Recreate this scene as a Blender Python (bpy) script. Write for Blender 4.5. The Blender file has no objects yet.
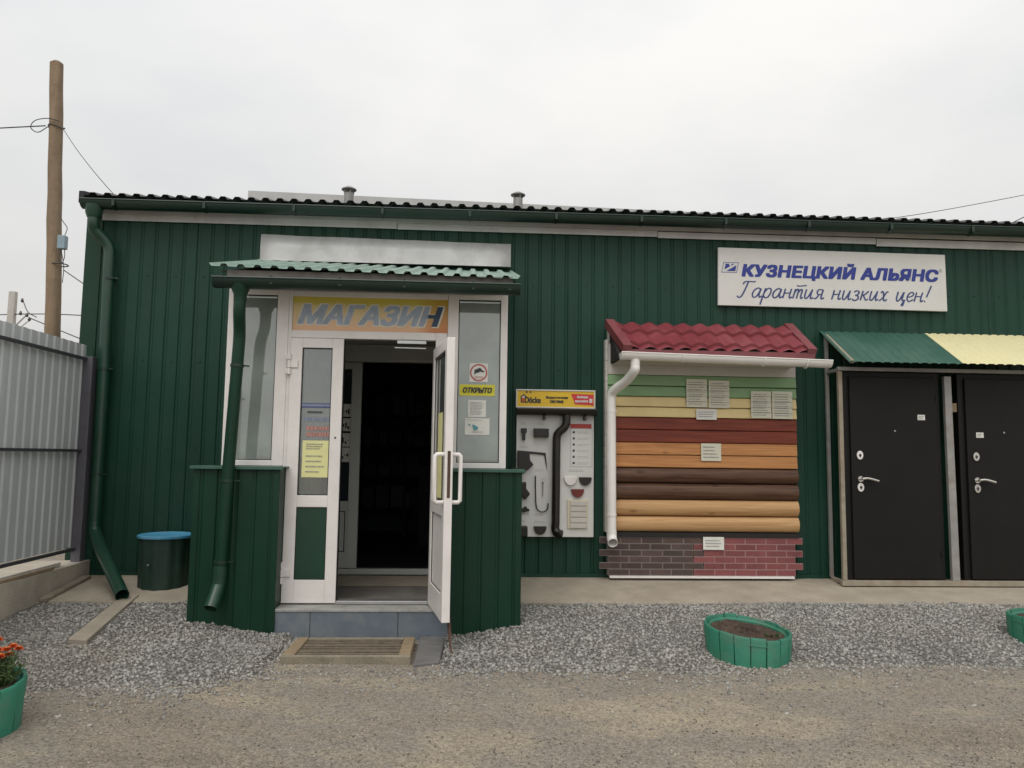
import bpy, math, random
import numpy as np
from mathutils import Vector, Matrix

# ---------------------------------------------------------------- camera, sky, sun, exposure
S = bpy.context.scene
COL = S.collection
YAW, PITCH, ROLL, CAM_Y, CAM_Z, FPX = .0559, .0939, .0134, -7.6886, 1.1622, 775.0
fw = Vector((math.sin(YAW)*math.cos(PITCH), math.cos(YAW)*math.cos(PITCH), math.sin(PITCH)))
rt = Vector((math.cos(YAW), -math.sin(YAW), 0)); up = rt.cross(fw)
rr = rt*math.cos(ROLL)+up*math.sin(ROLL); uu = up*math.cos(ROLL)-rt*math.sin(ROLL)
cd = bpy.data.cameras.new('camera'); cam = bpy.data.objects.new('camera', cd); COL.objects.link(cam)
cam.matrix_world = Matrix(((rr.x, uu.x, -fw.x, 0), (rr.y, uu.y, -fw.y, CAM_Y), (rr.z, uu.z, -fw.z, CAM_Z), (0, 0, 0, 1)))
cd.sensor_width = 36; cd.lens = FPX/1024*36; cd.clip_end = 2000; cd.clip_start = .05
S.camera = cam

SUN_EL, SUN_AZ = math.radians(58), math.radians(205)      # azimuth clockwise from +Y: behind the camera, a little to its left
W = bpy.data.worlds.new('World'); S.world = W; W.use_nodes = True
nt = W.node_tree; nt.nodes.clear()
def wn(t, **k):
    n = nt.nodes.new(t)
    for a, b in k.items(): setattr(n, a, b)
    return n
sky = wn('ShaderNodeTexSky', sky_type='NISHITA', sun_disc=False, sun_elevation=SUN_EL, sun_rotation=SUN_AZ, air_density=1.2, dust_density=4.0, ozone_density=1.0)
hs = wn('ShaderNodeHueSaturation'); hs.inputs['Saturation'].default_value = .10
tc = wn('ShaderNodeTexCoord'); sep = wn('ShaderNodeSeparateXYZ')
ns1 = wn('ShaderNodeTexNoise'); ns1.inputs['Scale'].default_value = 2.6; ns1.inputs['Detail'].default_value = 5; ns1.inputs['Roughness'].default_value = .5
rmp = wn('ShaderNodeValToRGB'); rmp.color_ramp.elements[0].position = .34; rmp.color_ramp.elements[0].color = (6.1, 6.15, 6.2, 1)
rmp.color_ramp.elements[1].position = .68; rmp.color_ramp.elements[1].color = (7.3, 7.2, 7.0, 1)
grad = wn('ShaderNodeMapRange'); grad.inputs[1].default_value = 0; grad.inputs[2].default_value = 1; grad.inputs[3].default_value = .83; grad.inputs[4].default_value = 1.85
gy = wn('ShaderNodeMapRange'); gy.inputs[1].default_value = .3; gy.inputs[2].default_value = -.8; gy.inputs[3].default_value = 1.0; gy.inputs[4].default_value = 1.35
m1 = wn('ShaderNodeMix', data_type='RGBA'); m1.inputs[0].default_value = .78
mg = wn('ShaderNodeVectorMath', operation='SCALE'); mg2 = wn('ShaderNodeVectorMath', operation='SCALE')
bg = wn('ShaderNodeBackground'); bg.inputs['Strength'].default_value = .11
out = wn('ShaderNodeOutputWorld')
L = nt.links.new
mp = wn('ShaderNodeMapping'); mp.inputs['Scale'].default_value = (1, 1, 2.2); mp.inputs['Location'].default_value = (.4, .1, .3)
L(tc.outputs['Generated'], mp.inputs[0]); L(mp.outputs[0], ns1.inputs['Vector'])
L(ns1.outputs['Fac'], rmp.inputs[0]); L(sky.outputs[0], hs.inputs['Color'])
L(tc.outputs['Generated'], sep.inputs[0]); L(sep.outputs['Z'], grad.inputs[0]); L(sep.outputs['Y'], gy.inputs[0])
L(rmp.outputs[0], mg.inputs[0]); L(grad.outputs[0], mg.inputs['Scale'])
L(mg.outputs[0], mg2.inputs[0]); L(gy.outputs[0], mg2.inputs['Scale'])
L(hs.outputs[0], m1.inputs[6]); L(mg2.outputs[0], m1.inputs[7]); L(m1.outputs[2], bg.inputs['Color']); L(bg.outputs[0], out.inputs[0])

sl = bpy.data.lights.new('sun', 'SUN'); sl.energy = .9; sl.angle = math.radians(35); sl.color = (1, .96, .9)
so = bpy.data.objects.new('sun', sl); COL.objects.link(so)
sdir = Vector((math.sin(SUN_AZ)*math.cos(SUN_EL), math.cos(SUN_AZ)*math.cos(SUN_EL), math.sin(SUN_EL)))
so.rotation_euler = sdir.to_track_quat('Z', 'Y').to_euler(); so.location = sdir*30
S.view_settings.view_transform = 'Standard'; S.view_settings.look = 'None'; S.view_settings.exposure = .12; S.view_settings.gamma = 1
S.render.engine = 'CYCLES'

# ---------------------------------------------------------------- helpers
rnd = random.Random(7)
def lin(r, g, b): return tuple(((c/255)/12.92 if c/255 <= .04045 else ((c/255+.055)/1.055)**2.4) for c in (r, g, b))
MATS = {}
def mat(name, col, rough=.5, metal=0., var=.12, scale=6., bump=0., bscale=60., streak=0., spec=.5, stain=None, sfac=.5, sscale=1.4, coat=0., island=0.):
    m = bpy.data.materials.new(name); m.use_nodes = True; MATS[name] = m
    t = m.node_tree; N = t.nodes.new; K = t.links.new
    b = t.nodes['Principled BSDF']
    b.inputs['Roughness'].default_value = rough; b.inputs['Metallic'].default_value = metal; b.inputs['Specular IOR Level'].default_value = spec
    if coat: b.inputs['Coat Weight'].default_value = coat
    geo = N('ShaderNodeNewGeometry')
    no = N('ShaderNodeTexNoise'); no.inputs['Scale'].default_value = scale; no.inputs['Detail'].default_value = 6; no.inputs['Roughness'].default_value = .65
    if streak:
        mpn = N('ShaderNodeMapping'); mpn.inputs['Scale'].default_value = (1, 1, streak); K(geo.outputs['Position'], mpn.inputs[0]); K(mpn.outputs[0], no.inputs['Vector'])
    else: K(geo.outputs['Position'], no.inputs['Vector'])
    r = N('ShaderNodeMapRange'); r.inputs[1].default_value = .3; r.inputs[2].default_value = .7; r.inputs[3].default_value = 1-var; r.inputs[4].default_value = 1+var
    K(no.outputs['Fac'], r.inputs[0])
    sc = N('ShaderNodeVectorMath'); sc.operation = 'SCALE'; sc.inputs[0].default_value = col; K(r.outputs[0], sc.inputs['Scale'])
    o = sc.outputs[0]
    if island:
        r2 = N('ShaderNodeMapRange'); r2.inputs[3].default_value = 1-island; r2.inputs[4].default_value = 1+island
        K(geo.outputs['Random Per Island'], r2.inputs[0])
        s2 = N('ShaderNodeVectorMath'); s2.operation = 'SCALE'; K(o, s2.inputs[0]); K(r2.outputs[0], s2.inputs['Scale']); o = s2.outputs[0]
    if stain:
        n2 = N('ShaderNodeTexNoise'); n2.inputs['Scale'].default_value = sscale; n2.inputs['Detail'].default_value = 8; n2.inputs['Roughness'].default_value = .7
        K(geo.outputs['Position'], n2.inputs['Vector'])
        q = N('ShaderNodeMapRange'); q.inputs[1].default_value = .48; q.inputs[2].default_value = .72; q.inputs[4].default_value = sfac; K(n2.outputs['Fac'], q.inputs[0])
        mx = N('ShaderNodeMix'); mx.data_type = 'RGBA'; K(q.outputs[0], mx.inputs[0]); K(o, mx.inputs[6]); mx.inputs[7].default_value = (*stain, 1); o = mx.outputs[2]
        rr_ = N('ShaderNodeMapRange'); rr_.inputs[3].default_value = rough; rr_.inputs[4].default_value = min(1, rough+.25); K(q.outputs[0], rr_.inputs[0]); K(rr_.outputs[0], b.inputs['Roughness'])
    K(o, b.inputs['Base Color'])
    if bump:
        n3 = N('ShaderNodeTexNoise'); n3.inputs['Scale'].default_value = bscale; n3.inputs['Detail'].default_value = 5; K(geo.outputs['Position'], n3.inputs['Vector'])
        bp = N('ShaderNodeBump'); bp.inputs['Strength'].default_value = bump; bp.inputs['Distance'].default_value = .02; K(n3.outputs['Fac'], bp.inputs['Height']); K(bp.outputs[0], b.inputs['Normal'])
    return m

class MB:
    def __init__(s): s.v = []; s.f = []; s.mi = []; s.cur = 0
    def add(s, vs, fs):
        o = len(s.v); s.v += [tuple(x) for x in vs]; s.f += [tuple(i+o for i in f) for f in fs]; s.mi += [s.cur]*len(fs); return s
    def box(s, x0, x1, y0, y1, z0, z1):
        x0, x1 = min(x0, x1), max(x0, x1); y0, y1 = min(y0, y1), max(y0, y1); z0, z1 = min(z0, z1), max(z0, z1)
        return s.add([(x, y, z) for z in (z0, z1) for y in (y0, y1) for x in (x0, x1)],
                     [(0, 2, 3, 1), (4, 5, 7, 6), (0, 1, 5, 4), (2, 6, 7, 3), (0, 4, 6, 2), (1, 3, 7, 5)])
    def hexa(s, p):          # p: bottom 4 (ccw from below-left-front) then top 4
        return s.add(p, [(0, 3, 2, 1), (4, 5, 6, 7), (0, 1, 5, 4), (1, 2, 6, 5), (2, 3, 7, 6), (3, 0, 4, 7)])
    def bar(s, a, b, w, h, upv=(0, 0, 1)):
        a, b = Vector(a), Vector(b); d = (b-a).normalized(); u = Vector(upv)
        if abs(d.dot(u)) > .98: u = Vector((0, 1, 0))
        r = d.cross(u).normalized(); u = r.cross(d)
        q = [r*sx*w/2+u*sz*h/2 for sx, sz in ((-1, -1), (1, -1), (1, 1), (-1, 1))]
        return s.add([a+k for k in q]+[b+k for k in q], [(0, 3, 2, 1), (4, 5, 6, 7), (0, 1, 5, 4), (1, 2, 6, 5), (2, 3, 7, 6), (3, 0, 4, 7)])
    def tube(s, pts, r, n=16, cap=True, inner=0):
        pts = [Vector(p) for p in pts]; R = r if isinstance(r, (list, tuple)) else [r]*len(pts)
        vs = []; fs = []
        ref = None
        for i, p in enumerate(pts):
            if i == 0: d = pts[1]-p
            elif i == len(pts)-1: d = p-pts[i-1]
            else: d = (pts[i+1]-p).normalized()+(p-pts[i-1]).normalized()
            d.normalize()
            if ref is None: ref = Vector((1, 0, 0)) if abs(d.x) < .8 else Vector((0, 0, 1))
            u = (ref-d*ref.dot(d)).normalized(); ref = u; w = d.cross(u)
            for k in range(n):
                a = 2*math.pi*k/n; vs.append(p+(u*math.cos(a)+w*math.sin(a))*R[i])
        for i in range(len(pts)-1):
            for k in range(n):
                k2 = (k+1) % n; fs.append((i*n+k, i*n+k2, (i+1)*n+k2, (i+1)*n+k))
        if cap: fs.append(tuple(range(n-1, -1, -1))); fs.append(tuple((len(pts)-1)*n+k for k in range(n)))
        return s.add(vs, fs)
    def pipe(s, pts, r, wall=.004, n=18):       # open-ended pipe with an inside
        s.tube(pts, r, n, cap=False); k = len(s.f)
        R = [x-wall for x in r] if isinstance(r, (list, tuple)) else r-wall
        s.tube(pts, R, n, cap=False)
        for j in range(k, len(s.f)): s.f[j] = s.f[j][::-1]
        m = len(pts)*n; o = len(s.v)-2*m
        for e in (0, (len(pts)-1)*n):
            for q in range(n): s.f.append((o+e+q, o+e+(q+1) % n, o+m+e+(q+1) % n, o+m+e+q)); s.mi.append(s.cur)
        return s
    def prism(s, poly, y0, y1):                 # polygon in (x, z) extruded along y
        n = len(poly)
        return s.add([(x, y0, z) for x, z in poly]+[(x, y1, z) for x, z in poly],
                     [tuple(range(n)), tuple(range(2*n-1, n-1, -1))]+[((i+1) % n, i, n+i, n+(i+1) % n) for i in range(n)])
    def prism_x(s, poly, x0, x1):               # polygon in (y, z) extruded along x
        n = len(poly)
        return s.add([(x0, y, z) for y, z in poly]+[(x1, y, z) for y, z in poly],
                     [tuple(range(n-1, -1, -1)), tuple(range(n, 2*n))]+[(i, (i+1) % n, n+(i+1) % n, n+i) for i in range(n)])
    def frame(s, x0, x1, z0, z1, y0, y1, l, r=None, t=None, b=None):   # rectangular frame, four members
        r = l if r is None else r; t = l if t is None else t; b = l if b is None else b
        s.box(x0, x0+l, y0, y1, z0, z1); s.box(x1-r, x1, y0, y1, z0, z1)
        s.box(x0+l, x1-r, y0, y1, z1-t, z1); s.box(x0+l, x1-r, y0, y1, z0, z0+b); return s
    def sheet(s, o, u, v, n, width, length, period=.136, depth=.012, phase=0., flat=.72, slope=.08, segs=1):
        # trapezoid profiled metal: o corner, u across ribs, v along ribs, n outward
        o, u, v, n = Vector(o), Vector(u).normalized(), Vector(v).normalized(), Vector(n).normalized()
        cut = [0.]
        ks = [(0, 0), (flat, 0), (flat+slope, -1), (1-slope, -1), (1, 0)]
        prof = []
        k = -1
        while True:
            base = (k-phase)*period
            if base > width: break
            for a, h in ks[:-1]: prof.append((base+a*period, h*depth))
            k += 1
        def hat(x):
            t = ((x/period+phase) % 1)
            for (a, h), (b, g) in zip(ks, ks[1:]):
                if a <= t <= b: return (h+(g-h)*(t-a)/(b-a))*depth
            return 0
        P = [(0, hat(0))]+[p for p in prof if 1e-4 < p[0] < width-1e-4]+[(width, hat(width))]
        m = len(P); vs = []
        for j in range(segs+1):
            vs += [o+u*x+n*h+v*(length*j/segs) for x, h in P]
        flip = u.cross(v).dot(n) < 0
        fs = []
        for j in range(segs):
            for i in range(m-1):
                q = (j*m+i, j*m+i+1, (j+1)*m+i+1, (j+1)*m+i); fs.append(q[::-1] if flip else q)
        return s.add(vs, fs)
    def build(s, name, mats, parent=None, smooth=False, bev=0, solid=0, seg=2):
        me = bpy.data.meshes.new(name)
        off = Vector(parent_world(parent)) if parent else Vector((0, 0, 0))
        me.from_pydata([tuple(Vector(v)-off) for v in s.v], [], s.f)
        mats = mats if isinstance(mats, (list, tuple)) else [mats]
        for m in mats: me.materials.append(MATS[m])
        me.polygons.foreach_set('material_index', s.mi)
        if smooth: me.polygons.foreach_set('use_smooth', [True]*len(me.polygons))
        me.update()
        o = bpy.data.objects.new(name, me); COL.objects.link(o)
        if parent: o.parent = parent
        if solid: md = o.modifiers.new('solid', 'SOLIDIFY'); md.thickness = solid; md.offset = -1
        if bev: md = o.modifiers.new('bevel', 'BEVEL'); md.width = bev; md.segments = seg; md.limit_method = 'ANGLE'; md.angle_limit = math.radians(40)
        if smooth: me.set_sharp_from_angle(angle=math.radians(38))
        return o
def parent_world(o):
    l = Vector((0, 0, 0))
    while o: l = l+o.location; o = o.parent
    return l
def tag(o, label=None, cat=None, group=None, kind=None):
    for k, v in (('label', label), ('category', cat), ('group', group), ('kind', kind)):
        if v: o[k] = v
    return o
def thing(name, loc, label, cat, group=None):
    o = bpy.data.objects.new(name, None); COL.objects.link(o); o.location = loc; o.empty_display_size = .1
    return tag(o, label, cat, group)
def text_mesh(body, shear=0., bold=0., space=1.):
    c = bpy.data.curves.new('lettering', 'FONT'); c.body = body; c.shear = shear; c.offset = bold; c.size = 1; c.space_character = space; c.resolution_u = 4
    o = bpy.data.objects.new('lettering', c); COL.objects.link(o)
    bpy.context.view_layer.update()
    dg = bpy.context.evaluated_depsgraph_get()
    me = bpy.data.meshes.new_from_object(o.evaluated_get(dg))
    v = []; f = []
    for i, p in enumerate(me.polygons):
        f.append(tuple(range(len(v), len(v)+len(p.vertices)))); v += [(*me.vertices[j].co[:2], (i % 89)*1e-5) for j in p.vertices]
    bpy.data.objects.remove(o); bpy.data.meshes.remove(me); bpy.data.curves.remove(c)
    return v, f
def lettering(name, body, x0, x1, z0, z1, y, mt, parent, shear=0., bold=0., tilt=0., space=1., mb=None):
    v, f = text_mesh(body, shear, bold, space)
    xs = [a[0] for a in v]; ys = [a[1] for a in v]; ax, bx, ay, by = min(xs), max(xs), min(ys), max(ys)
    P = []
    for a in v:
        X = x0+(a[0]-ax)/(bx-ax)*(x1-x0); Z = z0+(a[1]-ay)/(by-ay)*(z1-z0)+tilt*(X-x0)
        P.append((X, y-a[2], Z))
    m = mb or MB(); m.add(P, f)
    return m if mb else m.build(name, mt, parent)
def bold_text(name, body, x0, x1, z0, z1, y, mt, parent, shear=0., w=.0, tilt=0., space=1.):
    m = MB(); k = 0
    for dx in (-1, 0, 1):
        for dz_ in (-1, 0, 1):
            lettering('', body, x0+w+dx*w, x1-w+dx*w, z0+w*.6+dz_*w*.6, z1-w*.6+dz_*w*.6, y-.00013*k, '', None, shear, 0, tilt, space, mb=m); k += 1
    return m.build(name, mt, parent)
def catmull(P, k=6):
    P = [np.array(p, float) for p in P]
    if len(P) == 2: return P
    Q = [2*P[0]-P[1]]+P+[2*P[-1]-P[-2]]; o = []
    for i in range(1, len(Q)-2):
        for t in np.arange(k)/k:
            o.append(.5*((2*Q[i])+(-Q[i-1]+Q[i+1])*t+(2*Q[i-1]-5*Q[i]+4*Q[i+1]-Q[i+2])*t*t+(-Q[i-1]+3*Q[i]-3*Q[i+1]+Q[i+2])*t**3))
    return o+[P[-1]]
def ribbon(mb, pts, w, y):
    n = len(pts); vs = []
    for i, p in enumerate(pts):
        d = pts[min(i+1, n-1)]-pts[max(i-1, 0)]; d = d/(np.linalg.norm(d)+1e-9); q = np.array((-d[1], d[0]))*w/2*(.75+.35*abs(d[1]))
        yy = y-i*1.2e-5; vs += [(p[0]+q[0], yy, p[1]+q[1]), (p[0]-q[0], yy, p[1]-q[1])]
    mb.add(vs, [(2*i, 2*i+1, 2*i+3, 2*i+2) for i in range(n-1)])
def printed_lines(mb, x0, x1, z0, z1, y, n, h=.35, seed=1, ragged=True):
    r = random.Random(seed); dz = (z1-z0)/n
    for i in range(n):
        zc = z1-(i+.5)*dz; x = x0; end = x1-(r.random()*.3*(x1-x0) if ragged else 0)
        while x < end-.004:
            wl = min(end-x, r.uniform(.008, .03)*max(.5, (x1-x0)/.2)); 
            mb.add([(x, y, zc-dz*h/2), (x+wl, y, zc-dz*h/2), (x+wl, y, zc+dz*h/2), (x, y, zc+dz*h/2)], [(0, 1, 2, 3)]); x += wl+.004
    return mb

# ---------------------------------------------------------------- materials
G = (.0056, .0385, .0235)
mat('green_wall', G, .48, 0, .14, 2.5, .10, 9, streak=.25, stain=(.02, .05, .037), sfac=.5, sscale=.9, spec=.28)
mat('green_porch', (.0055, .033, .018), .40, 0, .14, 3, .08, 9, streak=.3, stain=(.018, .042, .03), sfac=.4, spec=.25)
mat('green_gutter', (.0055, .024, .0165), .38, 0, .15, 5, .05, 20, stain=(.02, .034, .027), sfac=.4, sscale=4)
mat('green_pipe', (.0065, .039, .0225), .36, 0, .12, 4, .04, 15, stain=(.03, .07, .05), sfac=.4, sscale=5)
mat('green_roof_faded_sheen', (.24, .345, .29), .32, 0, .18, 3, .05, 14, stain=(.30, .36, .32), sfac=.5, sscale=4)  # faded green, with the sky's reflection painted into the pale colour
mat('green_canopy', (.032, .095, .070), .42, 0, .12, 3, .05, 14, stain=(.075, .13, .10), sfac=.4, sscale=3)
mat('yellow_canopy', (.65, .60, .35), .5, 0, .1, 3, .05, 14, stain=(.40, .36, .2), sfac=.4, sscale=3)
mat('roof_dark', (.035, .04, .038), .5, 0, .25, 4, .1, 20, stain=(.07, .05, .04), sfac=.6, sscale=5)
mat('roof_verge', (.016, .018, .018), .5, 0, .2, 4, spec=.3)
mat('zinc_worn', (.42, .42, .41), .5, .1, .1, 3, .05, 8, stain=(.32, .31, .3), sfac=.5, sscale=2)
mat('zinc', (.57, .57, .56), .42, .1, .12, 3.2, .12, 8, stain=(.36, .345, .33), sfac=.6, sscale=2.6)
mat('zinc_dull', (.30, .295, .285), .5, .35, .16, 3, .1, 8, stain=(.13, .12, .11), sfac=.6, sscale=2.4)
mat('white_pvc', (.74, .70, .67), .34, 0, .05, 3, .02, 30, stain=(.55, .52, .47), sfac=.35, sscale=5)
mat('white_pipe', (.78, .76, .72), .3, 0, .05, 3, stain=(.58, .55, .5), sfac=.3, sscale=5)
mat('rubber', (.012, .012, .012), .6, 0, .1)
mat('fascia_board', (.15, .135, .12), .7, 0, .15, 6, .2, 30)
mat('banner_white', (.62, .61, .58), .45, 0, .04, 2.5, .04, 6, stain=(.5, .49, .46), sfac=.35, sscale=2)
mat('banner_edge', (.3, .3, .3), .5)
mat('logo_blue', (.018, .035, .24), .5, 0, .1, 20)
mat('script_blue', (.03, .05, .17), .5, 0, .15, 20)
mat('grey_mark', (.3, .3, .32), .6)
mat('faded_blue', (.36, .42, .50), .55, 0, .22, 14)
mat('dark_navy', (.025, .05, .09), .5, 0, .3, 20)
mat('pale_outline', (.74, .70, .60), .6, 0, .1, 12)
mat('concrete', (.34, .295, .23), .9, 0, .16, 3.5, .35, 90, stain=(.235, .205, .16), sfac=.6, sscale=1.6)
mat('concrete_plinth', (.42, .37, .30), .9, 0, .16, 4, .5, 60, stain=(.28, .245, .2), sfac=.6, sscale=2.2)
mat('concrete_pole', (.42, .40, .37), .9, 0, .12, 6, .3, 40)
mat('concrete_dark', (.13, .125, .12), .85, 0, .2, 6, .3, 50, stain=(.08, .075, .07), sfac=.5, sscale=4)
mat('step_tile', (.125, .152, .180), .42, 0, .14, 5, .06, 20, stain=(.22, .21, .19), sfac=.55, sscale=5)
mat('step_tread', (.32, .315, .30), .7, 0, .2, 8, .2, 40, stain=(.18, .17, .15), sfac=.7, sscale=7)
mat('porch_floor', (.17, .155, .135), .7, 0, .2, 5, .15, 40, stain=(.09, .08, .07), sfac=.6, sscale=3)
mat('grout', (.1, .1, .1), .9)
mat('fence_sheet', (.50, .52, .52), .42, 0, .1, 2.4, .05, 10, streak=.3, stain=(.40, .39, .37), sfac=.45, sscale=1.6)
mat('fence_rail', (.05, .05, .055), .6, 0, .2, 8)
mat('fence_post', (.095, .09, .105), .5, 0, .15, 5, .05, 20, stain=(.14, .12, .11), sfac=.4, sscale=4)
mat('pole_wood', (.23, .165, .105), .85, 0, .25, 9, .5, 50, streak=.08, stain=(.12, .085, .055), sfac=.6, sscale=5)
mat('timber', (.24, .18, .11), .8, 0, .2, 10, .3, 50, stain=(.25, .17, .1), sfac=.5, sscale=6)
mat('timber_grey', (.225, .195, .145), .85, 0, .25, 12, .4, 60, stain=(.15, .13, .1), sfac=.6, sscale=5)
mat('timber_pale', (.52, .48, .42), .8, 0, .15, 10, .2, 60)
mat('slat_wood', (.14, .112, .08), .85, 0, .3, 16, .4, 60, stain=(.1, .08, .06), sfac=.6, sscale=9)
mat('wire', (.03, .03, .03), .6)
mat('box_blue', (.22, .30, .34), .5, 0, .12, 8)
mat('insulator', (.04, .035, .03), .3)
mat('bin_blue', (.06, .26, .42), .4, 0, .12, 6, stain=(.2, .3, .36), sfac=.5, sscale=9)
mat('bin_green', (.008, .03, .02), .55, 0, .25, 5, .1, 20, stain=(.03, .04, .03), sfac=.5, sscale=5)
mat('planter_green', (.022, .155, .098), .55, 0, .18, 5, .12, 40, stain=(.09, .15, .10), sfac=.75, sscale=6, island=.12)
mat('soil', (.055, .035, .024), 1, 0, .5, 22, 1.0, 70, stain=(.12, .08, .055), sfac=.7, sscale=14)
mat('leaf', (.055, .095, .03), .6, 0, .3, 30, island=.35)
mat('flower_orange', (.62, .10, .015), .6, 0, .25, 40, island=.2)
mat('flower_centre', (.5, .22, .02), .7, 0, .2, 40)
mat('stem', (.08, .12, .04), .6)
mat('door_dark', (.0085, .0072, .0064), .5, 0, .15, 3, .14, 220, stain=(.013, .011, .0095), sfac=.5, sscale=1.8, spec=.22)
mat('door_frame_dark', (.0085, .007, .0062), .5, 0, .15, 4, .1, 120, spec=.25)
mat('chrome', (.62, .6, .57), .22, 1, .05)
mat('steel_grey', (.30, .295, .28), .5, .3, .16, 7, .06, 30, stain=(.22, .15, .09), sfac=.5, sscale=5)
mat('steel_rusty', (.29, .25, .19), .7, .1, .2, 7, .1, 30, stain=(.2, .11, .06), sfac=.6, sscale=4)
mat('paper', (.66, .65, .60), .8, 0, .05, 8)
mat('paper_cream', (.60, .585, .47), .8, 0, .05, 8)
mat('paper_yellow', (.70, .67, .32), .7, 0, .05, 8)
mat('sign_yellow', (.60, .55, .04), .6, 0, .06, 8)
mat('ink', (.05, .05, .055), .8)
mat('ink_soft', (.28, .28, .28), .8)
mat('ink_red', (.42, .06, .05), .7)
mat('ink_salmon', (.42, .20, .17), .7)
mat('ink_blue', (.06, .08, .22), .7)
mat('ink_slate', (.20, .23, .30), .7)
mat('ink_teal', (.10, .30, .33), .7)
mat('display_white', (.62, .61, .58), .4, 0, .05, 3, stain=(.5, .49, .46), sfac=.4, sscale=3)
mat('display_yellow', (.70, .45, .02), .4, 0, .04, 4)
mat('display_red', (.55, .03, .035), .4, 0, .05, 4)
mat('gutter_brown', (.012, .009, .007), .35, 0, .12, 6)
mat('sample_maroon', (.14, .018, .014), .4)
mat('sample_white', (.7, .66, .62), .4)
mat('sample_cream', (.58, .52, .38), .5, 0, .08, 10)
mat('metal_tile_red', (.19, .03, .040), .42, 0, .12, 3, .05, 14, stain=(.22, .065, .07), sfac=.5, sscale=3)
mat('trim_red', (.17, .04, .046), .45, 0, .12, 4, stain=(.26, .09, .09), sfac=.4, sscale=4)
mat('siding_grey', (.52, .49, .45), .5, 0, .06, 4, .05, 20)
mat('siding_green', (.20, .335, .165), .5, 0, .07, 4, .05, 20, stain=(.25, .33, .19), sfac=.3)
mat('siding_yellow', (.68, .53, .25), .5, 0, .07, 4, .05, 20, stain=(.55, .42, .2), sfac=.3)
def wood(name, c, c2, knots=True, rough=.5):
    m = mat(name, c, rough, 0, .1, 5, spec=.3); t = m.node_tree; N = t.nodes.new; K = t.links.new; b = t.nodes['Principled BSDF']
    g = N('ShaderNodeNewGeometry'); mpn = N('ShaderNodeMapping'); mpn.inputs['Scale'].default_value = (1.1, 3, 26); K(g.outputs['Position'], mpn.inputs[0])
    no = N('ShaderNodeTexNoise'); no.inputs['Scale'].default_value = 1.6; no.inputs['Detail'].default_value = 8; no.inputs['Distortion'].default_value = .8; K(mpn.outputs[0], no.inputs['Vector'])
    rp = N('ShaderNodeValToRGB'); rp.color_ramp.elements[0].position = .3; rp.color_ramp.elements[0].color = (*c2, 1); rp.color_ramp.elements[1].position = .62; rp.color_ramp.elements[1].color = (*c, 1)
    K(no.outputs['Fac'], rp.inputs[0]); o = rp.outputs[0]
    if knots:
        mk = N('ShaderNodeMapping'); mk.inputs['Scale'].default_value = (2.2, .5, 5.5); K(g.outputs['Position'], mk.inputs[0])
        vo = N('ShaderNodeTexVoronoi'); vo.inputs['Scale'].default_value = 1.3; K(mk.outputs[0], vo.inputs['Vector'])
        mr = N('ShaderNodeMapRange'); mr.inputs[1].default_value = .05; mr.inputs[2].default_value = .16; mr.inputs[3].default_value = .75; mr.inputs[4].default_value = 0; K(vo.outputs['Distance'], mr.inputs[0])
        mx = N('ShaderNodeMix'); mx.data_type = 'RGBA'; K(mr.outputs[0], mx.inputs[0]); K(o, mx.inputs[6]); mx.inputs[7].default_value = (c2[0]*.45, c2[1]*.4, c2[2]*.35, 1); o = mx.outputs[2]
    K(o, b.inputs['Base Color'])
wood('plank_redbrown', (.20, .040, .018), (.115, .02, .010), False)
wood('plank_orange', (.50, .235, .085), (.36, .15, .05))
wood('log_brown', (.115, .06, .036), (.055, .024, .014))
wood('log_tan', (.50, .305, .145), (.38, .205, .085))
mat('dark_gap', (.012, .010, .009), .8)
mat('mortar_dark', (.18, .148, .14), .85)
mat('mortar_red', (.30, .17, .168), .85)
mat('brick_dark', (.070, .042, .036), .7, 0, .2, 9, .25, 60, island=.3, stain=(.055, .05, .038), sfac=.5, sscale=4)
mat('brick_red', (.185, .052, .052), .7, 0, .2, 9, .25, 60, island=.2, stain=(.26, .09, .09), sfac=.4, sscale=4)
mat('interior_wall', (.42, .42, .40), .7, 0, .08, 3)
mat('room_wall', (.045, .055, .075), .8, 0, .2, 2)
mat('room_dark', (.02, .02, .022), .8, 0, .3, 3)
mat('goods_a', (.045, .045, .05), .7, 0, .3, 6, island=.6)
mat('inner_white', (.52, .535, .50), .4, 0, .05, 4)
mat('inner_glass', (.02, .028, .034), .08, 0, .1)
mat('door_panel_green', (.008, .042, .025), .3, 0, .12, 3)
mat('alloy', (.5, .5, .49), .35, .8, .1)
mat('rusty_stick', (.08, .045, .03), .85, 0, .3, 20)

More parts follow.
